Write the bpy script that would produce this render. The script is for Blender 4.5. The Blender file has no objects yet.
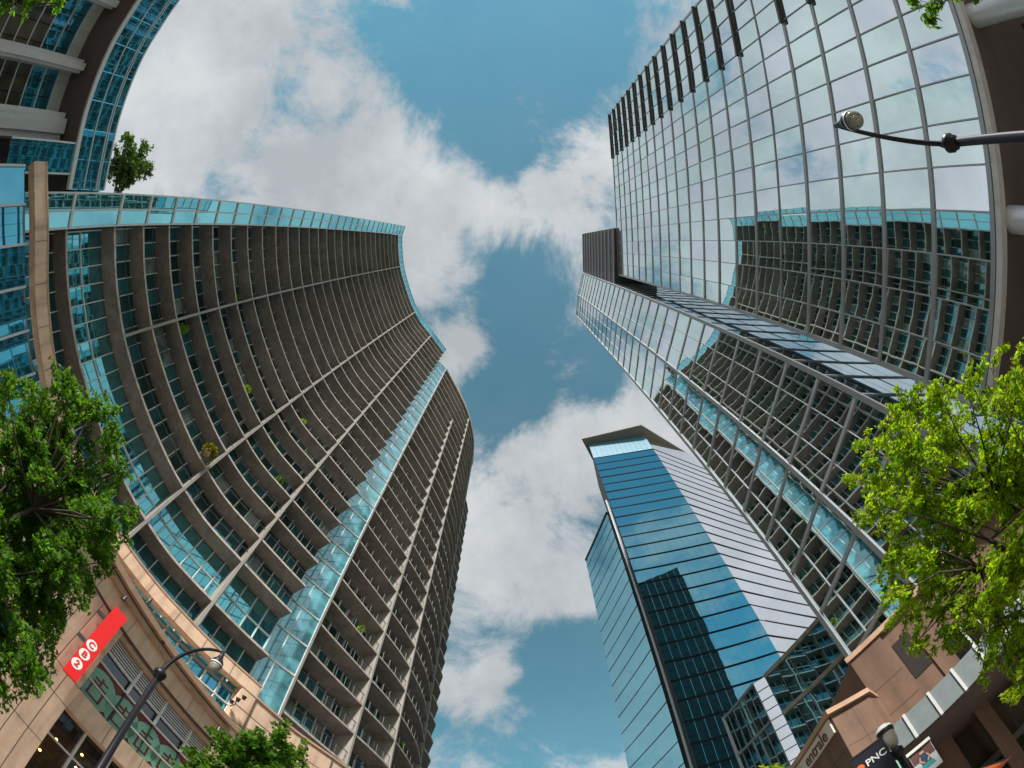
import bpy, math, random
from mathutils import Vector, Matrix, noise
random.seed(7)
R = math.radians
scene = bpy.context.scene
COL = scene.collection
H0 = 1.6                                   # eye height of the photographer

# ---------------------------------------------------------------- camera
FPX, PITCH, ROLL = 504.2, R(74.49), R(0.366)
cam_d = bpy.data.cameras.new('camera')
cam = bpy.data.objects.new('camera', cam_d); COL.objects.link(cam)
cam_d.type = 'PANO'
try:
    cam_d.cycles.panorama_type = 'FISHEYE_EQUISOLID'
    cam_d.cycles.fisheye_lens = FPX * 36.0 / 1024.0
    cam_d.cycles.fisheye_fov = R(180)
except Exception:
    cam_d.panorama_type = 'FISHEYE_EQUISOLID'
    cam_d.fisheye_lens = FPX * 36.0 / 1024.0
    cam_d.fisheye_fov = R(180)
cam_d.sensor_width = 36.0
cam_d.sensor_fit = 'HORIZONTAL'
cam_d.clip_start = 0.05
cam_d.clip_end = 5000
cP, sP, cR, sR = math.cos(PITCH), math.sin(PITCH), math.cos(ROLL), math.sin(ROLL)
right = Vector((cR, -sR * sP, sR * cP))
up = Vector((-sR, -cR * sP, cR * cP))
fwd = Vector((0, cP, sP))
M = Matrix((right, up, -fwd)).transposed().to_4x4()
M.translation = Vector((0, 0, H0))
cam.matrix_world = M
scene.camera = cam
EYE = Vector((0, 0, H0))

def pix(p):
    d = (Vector(p) - EYE)
    dist = d.length
    d = d / max(dist, 1e-6)
    f, u, x = d.dot(fwd), d.dot(up), d.dot(right)
    th = math.acos(max(-1, min(1, f))); r = 2 * FPX * math.sin(th / 2); n = max(math.hypot(x, u), 1e-9)
    return 512 + x / n * r, 384 - u / n * r, dist

def ray(px, py):
    dx, dy = px - 512, 384 - py
    r = max(math.hypot(dx, dy), 1e-9)
    th = 2 * math.asin(min(1, r / 2 / FPX)); s = math.sin(th) / r
    return (right * (dx * s) + up * (dy * s) + fwd * math.cos(th)).normalized()

def azd(az, d):                            # plan point at azimuth az (deg, 0 = +Y, + towards +X), distance d
    return (math.sin(R(az)) * d, math.cos(R(az)) * d)

# ---------------------------------------------------------------- materials
MATS = {}
def new_mat(name):
    m = bpy.data.materials.new(name); m.use_nodes = True
    nt = m.node_tree
    b = nt.nodes['Principled BSDF']
    MATS[name] = m
    return m, nt, b

def solid(name, col, rough=0.7, metal=0.0, var=0.12, scale=3.0, bump=0.0, bscale=40.0, spec=0.5, grime=0.0, tone=0.0):
    m, nt, b = new_mat(name)
    N, L = nt.nodes, nt.links
    tc = N.new('ShaderNodeTexCoord')
    nz = N.new('ShaderNodeTexNoise'); nz.inputs['Scale'].default_value = scale; nz.inputs['Detail'].default_value = 8
    nz.inputs['Roughness'].default_value = 0.65
    L.new(tc.outputs['Object'], nz.inputs['Vector'])
    rp = N.new('ShaderNodeValToRGB')
    c0 = [max(0, c * (1 - var)) for c in col]; c1 = [min(1, c * (1 + var)) for c in col]
    rp.color_ramp.elements[0].position = 0.3; rp.color_ramp.elements[0].color = (*c0, 1)
    rp.color_ramp.elements[1].position = 0.7; rp.color_ramp.elements[1].color = (*c1, 1)
    L.new(nz.outputs['Fac'], rp.inputs['Fac'])
    out = rp.outputs['Color']
    if tone:
        oi = N.new('ShaderNodeObjectInfo'); hs = N.new('ShaderNodeHueSaturation')
        r1 = N.new('ShaderNodeMapRange'); r1.inputs['To Min'].default_value = 1 - tone; r1.inputs['To Max'].default_value = 1 + tone
        L.new(oi.outputs['Random'], r1.inputs['Value']); L.new(r1.outputs['Result'], hs.inputs['Value']); L.new(out, hs.inputs['Color']); out = hs.outputs['Color']
    if grime:
        mp = N.new('ShaderNodeMapping'); mp.inputs['Scale'].default_value = (1.3, 1.3, 0.12)
        L.new(tc.outputs['Object'], mp.inputs['Vector'])
        n2 = N.new('ShaderNodeTexNoise'); n2.inputs['Scale'].default_value = 1.4; n2.inputs['Detail'].default_value = 6
        L.new(mp.outputs['Vector'], n2.inputs['Vector'])
        r2 = N.new('ShaderNodeMapRange'); r2.inputs['From Min'].default_value = 0.45; r2.inputs['From Max'].default_value = 0.75
        r2.inputs['To Min'].default_value = 0.0; r2.inputs['To Max'].default_value = grime
        L.new(n2.outputs['Fac'], r2.inputs['Value'])
        mx = N.new('ShaderNodeMix'); mx.data_type = 'RGBA'
        mx.inputs['B'].default_value = (col[0] * .35, col[1] * .33, col[2] * .3, 1)
        L.new(r2.outputs['Result'], mx.inputs['Factor']); L.new(out, mx.inputs['A'])
        out = mx.outputs['Result']
    L.new(out, b.inputs['Base Color'])
    b.inputs['Roughness'].default_value = rough
    b.inputs['Metallic'].default_value = metal
    b.inputs['Specular IOR Level'].default_value = spec
    if bump:
        n3 = N.new('ShaderNodeTexNoise'); n3.inputs['Scale'].default_value = bscale; n3.inputs['Detail'].default_value = 4
        L.new(tc.outputs['Object'], n3.inputs['Vector'])
        bp = N.new('ShaderNodeBump'); bp.inputs['Strength'].default_value = bump; bp.inputs['Distance'].default_value = 0.02
        L.new(n3.outputs['Fac'], bp.inputs['Height']); L.new(bp.outputs['Normal'], b.inputs['Normal'])
    return m

def glass(name, tint, under, refl=0.9, wave=0.02, wscale=0.35, rough=0.015, spot=None):
    """coated curtain-wall glass: a tinted mirror over a dark body, gently rippled"""
    m, nt, b = new_mat(name)
    N, L = nt.nodes, nt.links
    out = N['Material Output']
    tc = N.new('ShaderNodeTexCoord')
    nz = N.new('ShaderNodeTexNoise'); nz.inputs['Scale'].default_value = wscale; nz.inputs['Detail'].default_value = 1.5
    L.new(tc.outputs['Object'], nz.inputs['Vector'])
    bp = N.new('ShaderNodeBump'); bp.inputs['Strength'].default_value = 1.0; bp.inputs['Distance'].default_value = wave
    L.new(nz.outputs['Fac'], bp.inputs['Height'])
    gl = N.new('ShaderNodeBsdfAnisotropic' if False else 'ShaderNodeBsdfGlossy'); gl.inputs['Roughness'].default_value = rough
    gl.inputs['Color'].default_value = (*tint, 1)
    L.new(bp.outputs['Normal'], gl.inputs['Normal'])
    n2 = N.new('ShaderNodeTexNoise'); n2.inputs['Scale'].default_value = 0.45; n2.inputs['Detail'].default_value = 3
    L.new(tc.outputs['Object'], n2.inputs['Vector'])
    rp = N.new('ShaderNodeValToRGB')
    rp.color_ramp.elements[0].position = 0.4; rp.color_ramp.elements[0].color = (*[c * .35 for c in under], 1)
    rp.color_ramp.elements[1].position = 0.62; rp.color_ramp.elements[1].color = (*under, 1)
    L.new(n2.outputs['Fac'], rp.inputs['Fac'])
    L.new(rp.outputs['Color'], b.inputs['Base Color']); b.inputs['Roughness'].default_value = 0.15
    fr = N.new('ShaderNodeFresnel'); fr.inputs['IOR'].default_value = 1.5
    ad = N.new('ShaderNodeMath'); ad.operation = 'ADD'; ad.use_clamp = True; ad.inputs[1].default_value = refl
    L.new(fr.outputs['Fac'], ad.inputs[0])
    mx = N.new('ShaderNodeMixShader')
    L.new(ad.outputs[0], mx.inputs['Fac']); L.new(b.outputs['BSDF'], mx.inputs[1]); L.new(gl.outputs['BSDF'], mx.inputs[2])
    L.new(mx.outputs['Shader'], out.inputs['Surface'])
    return m

def leafmat(name, c0, c1, trans):
    m, nt, b = new_mat(name)
    N, L = nt.nodes, nt.links
    out = N['Material Output']
    tc = N.new('ShaderNodeTexCoord')
    nz = N.new('ShaderNodeTexNoise'); nz.inputs['Scale'].default_value = 2.2; nz.inputs['Detail'].default_value = 5
    L.new(tc.outputs['Object'], nz.inputs['Vector'])
    rp = N.new('ShaderNodeValToRGB')
    rp.color_ramp.elements[0].position = 0.35; rp.color_ramp.elements[0].color = (*c0, 1)
    rp.color_ramp.elements[1].position = 0.65; rp.color_ramp.elements[1].color = (*c1, 1)
    L.new(nz.outputs['Fac'], rp.inputs['Fac'])
    ge = N.new('ShaderNodeNewGeometry'); hs = N.new('ShaderNodeHueSaturation')
    r1 = N.new('ShaderNodeMapRange'); r1.inputs['To Min'].default_value = .55; r1.inputs['To Max'].default_value = 1.4
    r2 = N.new('ShaderNodeMapRange'); r2.inputs['To Min'].default_value = .475; r2.inputs['To Max'].default_value = .515
    L.new(ge.outputs['Random Per Island'], r1.inputs['Value']); L.new(ge.outputs['Random Per Island'], r2.inputs['Value'])
    L.new(r1.outputs['Result'], hs.inputs['Value']); L.new(r2.outputs['Result'], hs.inputs['Hue']); L.new(rp.outputs['Color'], hs.inputs['Color'])
    L.new(hs.outputs['Color'], b.inputs['Base Color'])
    b.inputs['Roughness'].default_value = 0.5; b.inputs['Specular IOR Level'].default_value = 0.25
    tr = N.new('ShaderNodeBsdfTranslucent')
    g = N.new('ShaderNodeMix'); g.data_type = 'RGBA'; g.blend_type = 'MULTIPLY'; g.inputs['Factor'].default_value = 1
    g.inputs['B'].default_value = (1.5, 1.6, 0.5, 1)
    L.new(hs.outputs['Color'], g.inputs['A']); L.new(g.outputs['Result'], tr.inputs['Color'])
    mx = N.new('ShaderNodeMixShader'); mx.inputs['Fac'].default_value = trans
    L.new(b.outputs['BSDF'], mx.inputs[1]); L.new(tr.outputs['BSDF'], mx.inputs[2])
    L.new(mx.outputs['Shader'], out.inputs['Surface'])
    return m

solid('shaded_concrete', (0.235, 0.208, 0.19), 0.85, var=0.30, scale=0.5, bump=0.25, bscale=6, grime=0.45, tone=.16)  # same concrete as the slab edges, darkened to paint in the underside shade
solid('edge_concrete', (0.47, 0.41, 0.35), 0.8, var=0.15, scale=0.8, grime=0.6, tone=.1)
solid('fin_concrete', (0.34, 0.31, 0.28), 0.85, var=0.12, scale=0.6, grime=0.4)
solid('core_wall', (0.10, 0.10, 0.105), 0.8)
solid('white_frame', (0.66, 0.66, 0.64), 0.4, metal=0.0, var=0.06)
solid('alu_frame', (0.34, 0.35, 0.365), 0.38, metal=0.35, var=0.06)
solid('dark_metal', (0.05, 0.05, 0.055), 0.45, metal=0.3, var=0.1)
solid('louver_metal', (0.055, 0.05, 0.05), 0.5, metal=0.2, var=0.15)
solid('beige_stone', (0.74, 0.51, 0.36), 0.85, var=0.15, scale=0.9, bump=0.25, bscale=60, grime=0.5, tone=.05)
solid('tan_stone', (0.50, 0.32, 0.21), 0.85, var=0.12, scale=1.2, bump=0.2, bscale=60, grime=0.3)
solid('brown_stone', (0.20, 0.115, 0.075), 0.8, var=0.2, scale=0.8, bump=0.25, bscale=60, grime=0.55, tone=.06)
solid('joint', (0.10, 0.075, 0.06), 0.9)
solid('grey_panel', (0.58, 0.57, 0.56), 0.55, var=0.08, grime=0.3)
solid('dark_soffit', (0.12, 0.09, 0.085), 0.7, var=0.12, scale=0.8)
solid('crown_panel', (0.20, 0.19, 0.16), 0.7, var=0.1)
solid('pale_panel', (0.72, 0.74, 0.80), 0.35, metal=0.3, var=0.05)
solid('canopy_glass', (0.22, 0.255, 0.265), 0.25, var=0.1)
solid('red_sign', (0.75, 0.012, 0.012), 0.4, var=0.05)
solid('white_paint', (0.8, 0.8, 0.78), 0.5, var=0.03)
solid('cream_sign', (0.78, 0.68, 0.60), 0.6, var=0.04)
solid('sign_brown', (0.13, 0.055, 0.05), 0.6)
solid('navy', (0.004, 0.006, 0.016), 0.45, var=0.1)
solid('orange', (0.85, 0.14, 0.01), 0.5, var=0.05)
solid('pale_green', (0.34, 0.62, 0.42), 0.5, var=0.06)
solid('decal_green', (0.20, 0.42, 0.30), 0.35, var=0.1, scale=1)
solid('decal_red', (0.16, 0.022, 0.016), 0.4, var=0.15, scale=1)
solid('interior_dark', (0.03, 0.022, 0.02), 0.9)
solid('interior_brown', (0.11, 0.07, 0.045), 0.8, var=0.3, scale=1.5)
solid('lamp_black', (0.02, 0.018, 0.025), 0.4, metal=0.3, var=0.1)
solid('asphalt', (0.05, 0.05, 0.052), 0.9, var=0.2, scale=4, bump=0.4, bscale=90)
solid('paving', (0.30, 0.27, 0.24), 0.85, var=0.15, scale=2, bump=0.2)
solid('kerb_stone', (0.38, 0.37, 0.35), 0.85)
solid('earth', (0.16, 0.15, 0.12), 0.95, var=0.2, scale=0.05)
solid('north_cladding', (0.055, 0.085, 0.095), 0.6, spec=0.2)
solid('spandrel_blue', (0.10, 0.26, 0.36), 0.35, var=.15, scale=1.5)
solid('matte_teal', (0.05, 0.09, 0.10), 0.9, spec=0.0)
solid('matte_dark', (0.028, 0.03, 0.034), 0.95, spec=0.0)
solid('road_paint', (0.75, 0.74, 0.70), 0.7, var=0.15, scale=6)
solid('bark', (0.075, 0.055, 0.042), 0.95, var=0.3, scale=12, bump=0.6, bscale=30)
solid('skin', (0.55, 0.33, 0.24), 0.6)
solid('blue_cloth', (0.03, 0.06, 0.13), 0.8)
solid('teal_cloth', (0.05, 0.35, 0.33), 0.8)
solid('roofing', (0.25, 0.24, 0.23), 0.9)
glass('tower_glass', (0.75, 0.88, 0.89), (0.01, 0.018, 0.02), refl=0.90, wave=0.0026, wscale=0.6)
glass('tower_glass_lilac', (0.77, 0.84, 0.90), (0.01, 0.018, 0.02), refl=0.90, wave=0.0032, wscale=0.5)
glass('tower_glass_green', (0.71, 0.87, 0.85), (0.01, 0.018, 0.02), refl=0.90, wave=0.003, wscale=0.7)
TG = lambda i, j: random.choice(('tower_glass', 'tower_glass', 'tower_glass_lilac', 'tower_glass_green'))
glass('pale_glass', (0.93, 0.95, 1.0), (0.05, 0.05, 0.06), refl=0.92, wave=0.001, wscale=0.5)
glass('ledge_glass', (0.74, 0.82, 0.86), (0.01, 0.03, 0.05), refl=0.85, wave=0.001)
glass('cyan_glass', (0.30, 0.79, 0.88), (0.02, 0.20, 0.25), refl=0.72, wave=0.0015, wscale=0.5)
glass('strip_glass', (0.55, 0.88, 0.94), (0.17, 0.50, 0.58), refl=0.34, wave=0.002, wscale=0.5)
glass('blue_glass', (0.20, 0.70, 0.93), (0.01, 0.22, 0.33), refl=0.58, wave=0.0025, wscale=0.5)
glass('flat_glass', (0.25, 0.62, 0.70), (0.02, 0.15, 0.17), refl=0.35, wave=0.001, wscale=0.6)
glass('flat_glass_dark', (0.22, 0.45, 0.48), (0.012, 0.06, 0.065), refl=0.22, wave=0.001, wscale=0.6)
glass('flat_glass_blind', (0.30, 0.60, 0.64), (0.30, 0.34, 0.31), refl=0.18, wave=0.001, wscale=0.6)
glass('mid_glass', (0.25, 0.52, 0.61), (0.005, 0.05, 0.08), refl=0.82, wave=0.006, wscale=0.35)
glass('wing_glass', (0.5, 0.45, 0.4), (0.13, 0.10, 0.07), refl=0.06, wave=0.002)
glass('shop_glass', (0.45, 0.5, 0.55), (0.02, 0.014, 0.012), refl=0.12, wave=0.003)
leafmat('leaf_dark', (0.05, 0.135, 0.014), (0.135, 0.28, 0.026), 0.5)
leafmat('leaf_bright', (0.16, 0.28, 0.012), (0.35, 0.46, 0.022), 0.58)
leafmat('leaf_far', (0.03, 0.085, 0.016), (0.08, 0.16, 0.03), 0.35)
leafmat('leaf_yellow', (0.16, 0.16, 0.012), (0.22, 0.21, 0.02), 0.3)
def shopglass():
    m, nt, b = new_mat('clear_shop_glass')
    N, L = nt.nodes, nt.links; out = N['Material Output']
    tr = N.new('ShaderNodeBsdfTransparent'); tr.inputs['Color'].default_value = (.75, .8, .8, 1)
    gl = N.new('ShaderNodeBsdfGlossy'); gl.inputs['Roughness'].default_value = .02
    fr = N.new('ShaderNodeFresnel'); fr.inputs['IOR'].default_value = 1.45
    ad = N.new('ShaderNodeMath'); ad.operation = 'ADD'; ad.inputs[1].default_value = .06; L.new(fr.outputs['Fac'], ad.inputs[0])
    mx = N.new('ShaderNodeMixShader'); L.new(ad.outputs[0], mx.inputs['Fac']); L.new(tr.outputs[0], mx.inputs[1]); L.new(gl.outputs[0], mx.inputs[2])
    L.new(mx.outputs[0], out.inputs['Surface'])
    m, nt, b = new_mat('warm_lamp')
    b.inputs['Base Color'].default_value = (1, .6, .25, 1); b.inputs['Emission Color'].default_value = (1, .45, .12, 1); b.inputs['Emission Strength'].default_value = 6
shopglass()
def lampglass():
    m, nt, b = new_mat('lamp_globe')
    b.inputs['Base Color'].default_value = (0.55, 0.53, 0.45, 1); b.inputs['Roughness'].default_value = 0.12
    b.inputs['Transmission Weight'].default_value = 0.55; b.inputs['IOR'].default_value = 1.2
lampglass()

# ---------------------------------------------------------------- mesh helpers
class MB:
    def __init__(s): s.v = []; s.f = []; s.mi = []; s.mats = []; s.smooth = False
    def m(s, name):
        if name not in s.mats: s.mats.append(name)
        return s.mats.index(name)
    def add(s, vs, fs, mat):
        b = len(s.v); k = s.m(mat)
        s.v += [tuple(p) for p in vs]
        for f in fs: s.f.append(tuple(b + i for i in f)); s.mi.append(k)
        return s
    def quad(s, a, b, c, d, mat): return s.add([a, b, c, d], [(0, 1, 2, 3)], mat)
    def hexa(s, p, mat): return s.add(p, [(0, 3, 2, 1), (4, 5, 6, 7), (0, 1, 5, 4), (1, 2, 6, 5), (2, 3, 7, 6), (3, 0, 4, 7)], mat)
    def box(s, x0, x1, y0, y1, z0, z1, mat):
        return s.hexa([(x0, y0, z0), (x1, y0, z0), (x1, y1, z0), (x0, y1, z0), (x0, y0, z1), (x1, y0, z1), (x1, y1, z1), (x0, y1, z1)], mat)
    def bar(s, a, b, w, h, mat, off=0.0):
        """box along the plan segment a-b (3-D points); w = thickness across in plan (centred, shifted by off), h = height upward"""
        a, b = Vector(a), Vector(b); d = (b - a); d.z = 0
        n = Vector((-d.y, d.x, 0)); n = n / max(n.length, 1e-9)
        o0, o1 = n * (off - w / 2), n * (off + w / 2); u = Vector((0, 0, h))
        return s.hexa([a + o0, b + o0, b + o1, a + o1, a + o0 + u, b + o0 + u, b + o1 + u, a + o1 + u], mat)
    def prism(s, poly, z0, z1, mat, matb=None, mats=None):
        n = len(poly)
        s.add([(x, y, z0) for x, y in poly], [tuple(range(n - 1, -1, -1))], matb or mat)
        s.add([(x, y, z1) for x, y in poly], [tuple(range(n))], mat)
        for i in range(n):
            (x0, y0), (x1, y1) = poly[i], poly[(i + 1) % n]
            s.add([(x0, y0, z0), (x1, y1, z0), (x1, y1, z1), (x0, y0, z1)], [(0, 1, 2, 3)], mats or mat)
        return s
    def tube(s, pts, rads, mat, n=8, cap=True):
        pts = [Vector(p) for p in pts]; rings = []; b = len(s.v); k = s.m(mat); prev = None
        for i, p in enumerate(pts):
            t = (pts[min(i + 1, len(pts) - 1)] - pts[max(i - 1, 0)]).normalized()
            if prev is None:
                a = Vector((1, 0, 0)) if abs(t.x) < .8 else Vector((0, 1, 0))
                e = t.cross(a).normalized()
            else:
                e = (prev - t * prev.dot(t)); e = e.normalized() if e.length > 1e-6 else t.orthogonal().normalized()
            prev = e; g = t.cross(e); r = rads[i] if hasattr(rads, '__len__') else rads
            for j in range(n):
                an = 2 * math.pi * j / n
                s.v.append(tuple(p + (e * math.cos(an) + g * math.sin(an)) * r))
        for i in range(len(pts) - 1):
            for j in range(n):
                s.f.append((b + i * n + j, b + i * n + (j + 1) % n, b + (i + 1) * n + (j + 1) % n, b + (i + 1) * n + j)); s.mi.append(k)
        if cap:
            s.f.append(tuple(b + j for j in range(n - 1, -1, -1))); s.mi.append(k)
            s.f.append(tuple(b + (len(pts) - 1) * n + j for j in range(n))); s.mi.append(k)
        return s
    def lathe(s, c, axis, prof, mat, n=20):
        """prof: list of (r, t) along axis from c"""
        axis = Vector(axis).normalized(); e = axis.orthogonal().normalized(); g = axis.cross(e); c = Vector(c)
        b = len(s.v); k = s.m(mat)
        for r, t in prof:
            for j in range(n):
                an = 2 * math.pi * j / n
                s.v.append(tuple(c + axis * t + (e * math.cos(an) + g * math.sin(an)) * r))
        for i in range(len(prof) - 1):
            for j in range(n):
                s.f.append((b + i * n + j, b + i * n + (j + 1) % n, b + (i + 1) * n + (j + 1) % n, b + (i + 1) * n + j)); s.mi.append(k)
        return s
    def build(s, name, parent=None, smooth=False):
        me = bpy.data.meshes.new(name)
        me.from_pydata(s.v, [], s.f)
        for mn in s.mats: me.materials.append(MATS[mn])
        me.polygons.foreach_set('material_index', s.mi)
        if smooth: me.polygons.foreach_set('use_smooth', [True] * len(me.polygons))
        me.update()
        o = bpy.data.objects.new(name, me); COL.objects.link(o)
        if parent: put(o, parent)
        return o

class Pieces:
    """like MB, but every box is linked as a part of its own"""
    def __init__(s, name, parent): s.name, s.parent = name, parent
    def hexa(s, *a): MB().hexa(*a).build(s.name, s.parent)
    def bar(s, *a, **k): MB().bar(*a, **k).build(s.name, s.parent)
    def box(s, *a): MB().box(*a).build(s.name, s.parent)
    def build(s, *a): return None
def put(o, parent):
    o.parent = parent
    o.matrix_parent_inverse = Matrix.Translation(-parent_loc(parent))
def parent_loc(p):
    v = Vector((0, 0, 0))
    while p is not None:
        v += p.location; p = p.parent
        if p is not None and p.type == 'MESH': pass
    return v
def thing(name, label, cat, loc=(0, 0, 0), group=None):
    o = bpy.data.objects.new(name, None); COL.objects.link(o)
    o.location = loc; o['label'] = label; o['category'] = cat
    o.empty_display_size = 0.5
    if group: o['group'] = group
    return o
def tag(o, label, cat, group=None):
    o['label'] = label; o['category'] = cat
    if group: o['group'] = group
    return o
def struct(o): o['kind'] = 'structure'; return o

def smooth_curve(pts, n):
    """Catmull-Rom through pts, resampled evenly to n+1 points"""
    P = [Vector((*p, 0)) for p in pts]; P = [2 * P[0] - P[1]] + P + [2 * P[-1] - P[-2]]
    out = []
    for i in range(1, len(P) - 2):
        for k in range(20):
            t = k / 20; a, b, c, d = P[i - 1], P[i], P[i + 1], P[i + 2]
            out.append(.5 * ((2 * b) + (c - a) * t + (2 * a - 5 * b + 4 * c - d) * t * t + (3 * b - a - 3 * c + d) * t ** 3))
    out.append(P[-2])
    L = [0]
    for a, b in zip(out, out[1:]): L.append(L[-1] + (b - a).length)
    res = []; j = 0
    for k in range(n + 1):
        s = L[-1] * k / n
        while j < len(L) - 2 and L[j + 1] < s: j += 1
        u = (s - L[j]) / max(L[j + 1] - L[j], 1e-9)
        p = out[j].lerp(out[j + 1], u); res.append((p.x, p.y))
    return res
def offset(pts, d):
    """shift a plan polyline sideways by d to the left of its direction"""
    out = []
    for i, p in enumerate(pts):
        a = Vector((*pts[max(i - 1, 0)], 0)); b = Vector((*pts[min(i + 1, len(pts) - 1)], 0))
        t = (b - a).normalized(); out.append((p[0] - t.y * d, p[1] + t.x * d))
    return out
def at_az(pts, az):
    for a, b in zip(pts, pts[1:]):
        A = math.degrees(math.atan2(a[0], a[1])); B = math.degrees(math.atan2(b[0], b[1]))
        if min(A, B) <= az <= max(A, B):
            u = (az - A) / (B - A) if B != A else 0
            p = (a[0] + (b[0] - a[0]) * u, a[1] + (b[1] - a[1]) * u)
            t = (Vector((*b, 0)) - Vector((*a, 0))).normalized()
            return p, t
    return pts[-1], Vector((0, 1, 0))

# panes: quads each with a tilt of its own; the largest in the picture become parts, the rest one mesh
def pane_cells(pts, zs, mat, tilt=0.004, inset=0.03, skip=None, sub=1):
    out = []
    for i, (a, b) in enumerate(zip(pts, pts[1:])):
        a, b = Vector((*a, 0)), Vector((*b, 0)); t = (b - a); Ln = t.length
        if Ln < .05: continue
        t /= Ln; n = Vector((-t.y, t.x, 0))
        a2, b2 = a + t * inset, b - t * inset
        for j, (z0, z1) in enumerate(zip(zs, zs[1:])):
            if skip and skip(i, j): continue
            h = z1 - z0
            rx, ry = random.gauss(0, tilt) * Ln, random.gauss(0, tilt) * h
            q = []
            for base, sx in ((a2, -.5), (b2, .5)):
                for zz, sz in ((z0, -.5), (z1, .5)):
                    p = base + n * (rx * sx + ry * sz); q.append(Vector((p.x, p.y, zz)))
            m = mat(i, j) if callable(mat) else mat
            out.append(([q[0], q[2], q[3], q[1]], m))
    return out
def pane_rank(q):
    c = (q[0] + q[1] + q[2] + q[3]) / 4
    P = [pix(p) for p in q]
    if not (-20 < pix(c)[0] < 1044 and -20 < pix(c)[1] < 788): return 0
    n = (q[1] - q[0]).cross(q[3] - q[0])
    ar = n.length
    cosv = abs(n.normalized().dot((c - EYE).normalized())) if ar > 1e-9 else 0
    return ar * cosv / (c - EYE).length_squared
def emit_panes(parent, name, cells, cap=100):
    cells = sorted(cells, key=lambda c: -pane_rank(c[0]))
    for q, m in cells[:cap]:
        MB().quad(*q, m).build(name, parent)
    if len(cells) > cap:
        mb = MB()
        for q, m in cells[cap:]: mb.quad(*q, m)
        o = mb.build(name, parent); o['kind'] = 'stuff'
    return

def text_mesh(s, size, mat, rightv, pos, name, parent=None, depth=0.02, upv=(0, 0, 1), align='CENTER', bold=0.0):
    cu = bpy.data.curves.new(name, 'FONT'); cu.body = s; cu.size = size; cu.extrude = depth / 2
    cu.align_x = align; cu.align_y = 'CENTER'; cu.offset = bold
    o = bpy.data.objects.new(name, cu); COL.objects.link(o)
    dg = bpy.context.evaluated_depsgraph_get(); dg.update()
    me = bpy.data.meshes.new_from_object(o.evaluated_get(dg))
    COL.objects.unlink(o); bpy.data.objects.remove(o)
    r = Vector(rightv).normalized(); u = Vector(upv).normalized(); n = r.cross(u)
    Mx = Matrix((r, u, n)).transposed().to_4x4(); Mx.translation = Vector(pos)
    me.transform(Mx); me.materials.clear(); me.materials.append(MATS[mat])
    ob = bpy.data.objects.new(name, me); COL.objects.link(ob)
    if parent: put(ob, parent)
    return ob

# ---------------------------------------------------------------- ground
g = MB(); g.quad((-900, -900, -0.02), (900, -900, -0.02), (900, 900, -0.02), (-900, 900, -0.02), 'earth'); struct(g.build('ground'))
g = MB(); g.box(-4.9, 4.9, -300, 300, -0.2, 0.0, 'asphalt'); struct(g.build('road'))
for sx in (-1, 1):
    g = MB(); x0, x1 = (4.9, 5.2) if sx > 0 else (-5.2, -4.9); g.box(x0, x1, -300, 300, -0.2, 0.135, 'kerb_stone'); struct(g.build('kerb'))
    g = MB(); x0, x1 = (5.2, 40) if sx > 0 else (-60, -5.2); g.box(x0, x1, -300, 300, -0.2, 0.13, 'paving'); struct(g.build('pavement'))
g = MB()
for k in range(-30, 31): g.quad((-.07, k * 9, .004), (.07, k * 9, .004), (.07, k * 9 + 3, .004), (-.07, k * 9 + 3, .004), 'road_paint')
for sx in (-4.5, 4.4): g.quad((sx, -300, .004), (sx + .1, -300, .004), (sx + .1, 300, .004), (sx, 300, .004), 'road_paint')
struct(g.build('road_markings'))

# ================================================================ CONDO (left)
condo = thing('condominium_tower', 'tall curved condominium tower with stacked brown balcony slabs behind the stone shops', 'building', (-24, 12, 0))
E1 = smooth_curve([(-24.5, -3.3), (-24.5, -.3), (-24.2, 3.3), (-23.75, 5.6), (-23, 8.4), (-22, 11.5), (-21.3, 13.2), (-19.9, 15.9), (-17.6, 18.9), (-14.85, 22.75)], 26)
G1 = offset(E1, 1.45)
E2 = smooth_curve([(-14.5, 26.4), (-12.05, 31.3), (-10.15, 35.8), (-9.1, 40.1), (-8.75, 43.6), (-9.0, 48.0), (-9.25, 49.6)], 22)
G2 = offset(E2, 1.9)
FH = 3.08
Z1 = [19.3 + H0] + [23.8 + H0 + FH * k for k in range(28)]
ZTOP = 110.2 + H0
Z2 = [23.8 + H0 + FH * k for k in range(-2, 28)]
def slab(E, G, z, extra=None):
    mb = MB(); inner = offset(G, 0.35)
    poly = list(E) + (extra or []) + inner[::-1]
    n = len(E)
    mb.add([(x, y, z - .18) for x, y in E] + [(x, y, z - .18) for x, y in inner], [(i, i + 1, n + i + 1, n + i) for i in range(n - 1)], 'shaded_concrete')
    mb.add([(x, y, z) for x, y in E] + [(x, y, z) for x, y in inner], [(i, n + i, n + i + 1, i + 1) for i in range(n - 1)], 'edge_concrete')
    mb.add([(x, y, z - .18) for x, y in E] + [(x, y, z) for x, y in E], [(i, i + 1, n + i + 1, n + i) for i in range(n - 1)], 'edge_concrete')
    for k in (0, n - 1):
        a, b = E[k], inner[k]
        mb.quad((*a, z - .18), (*b, z - .18), (*b, z), (*a, z), 'edge_concrete')
    return mb.build('balcony_slab', condo)
tipE1 = E1
for z in Z1: slab(E1, G1, z)
for z in Z2: slab(E2, G2, z)
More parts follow.
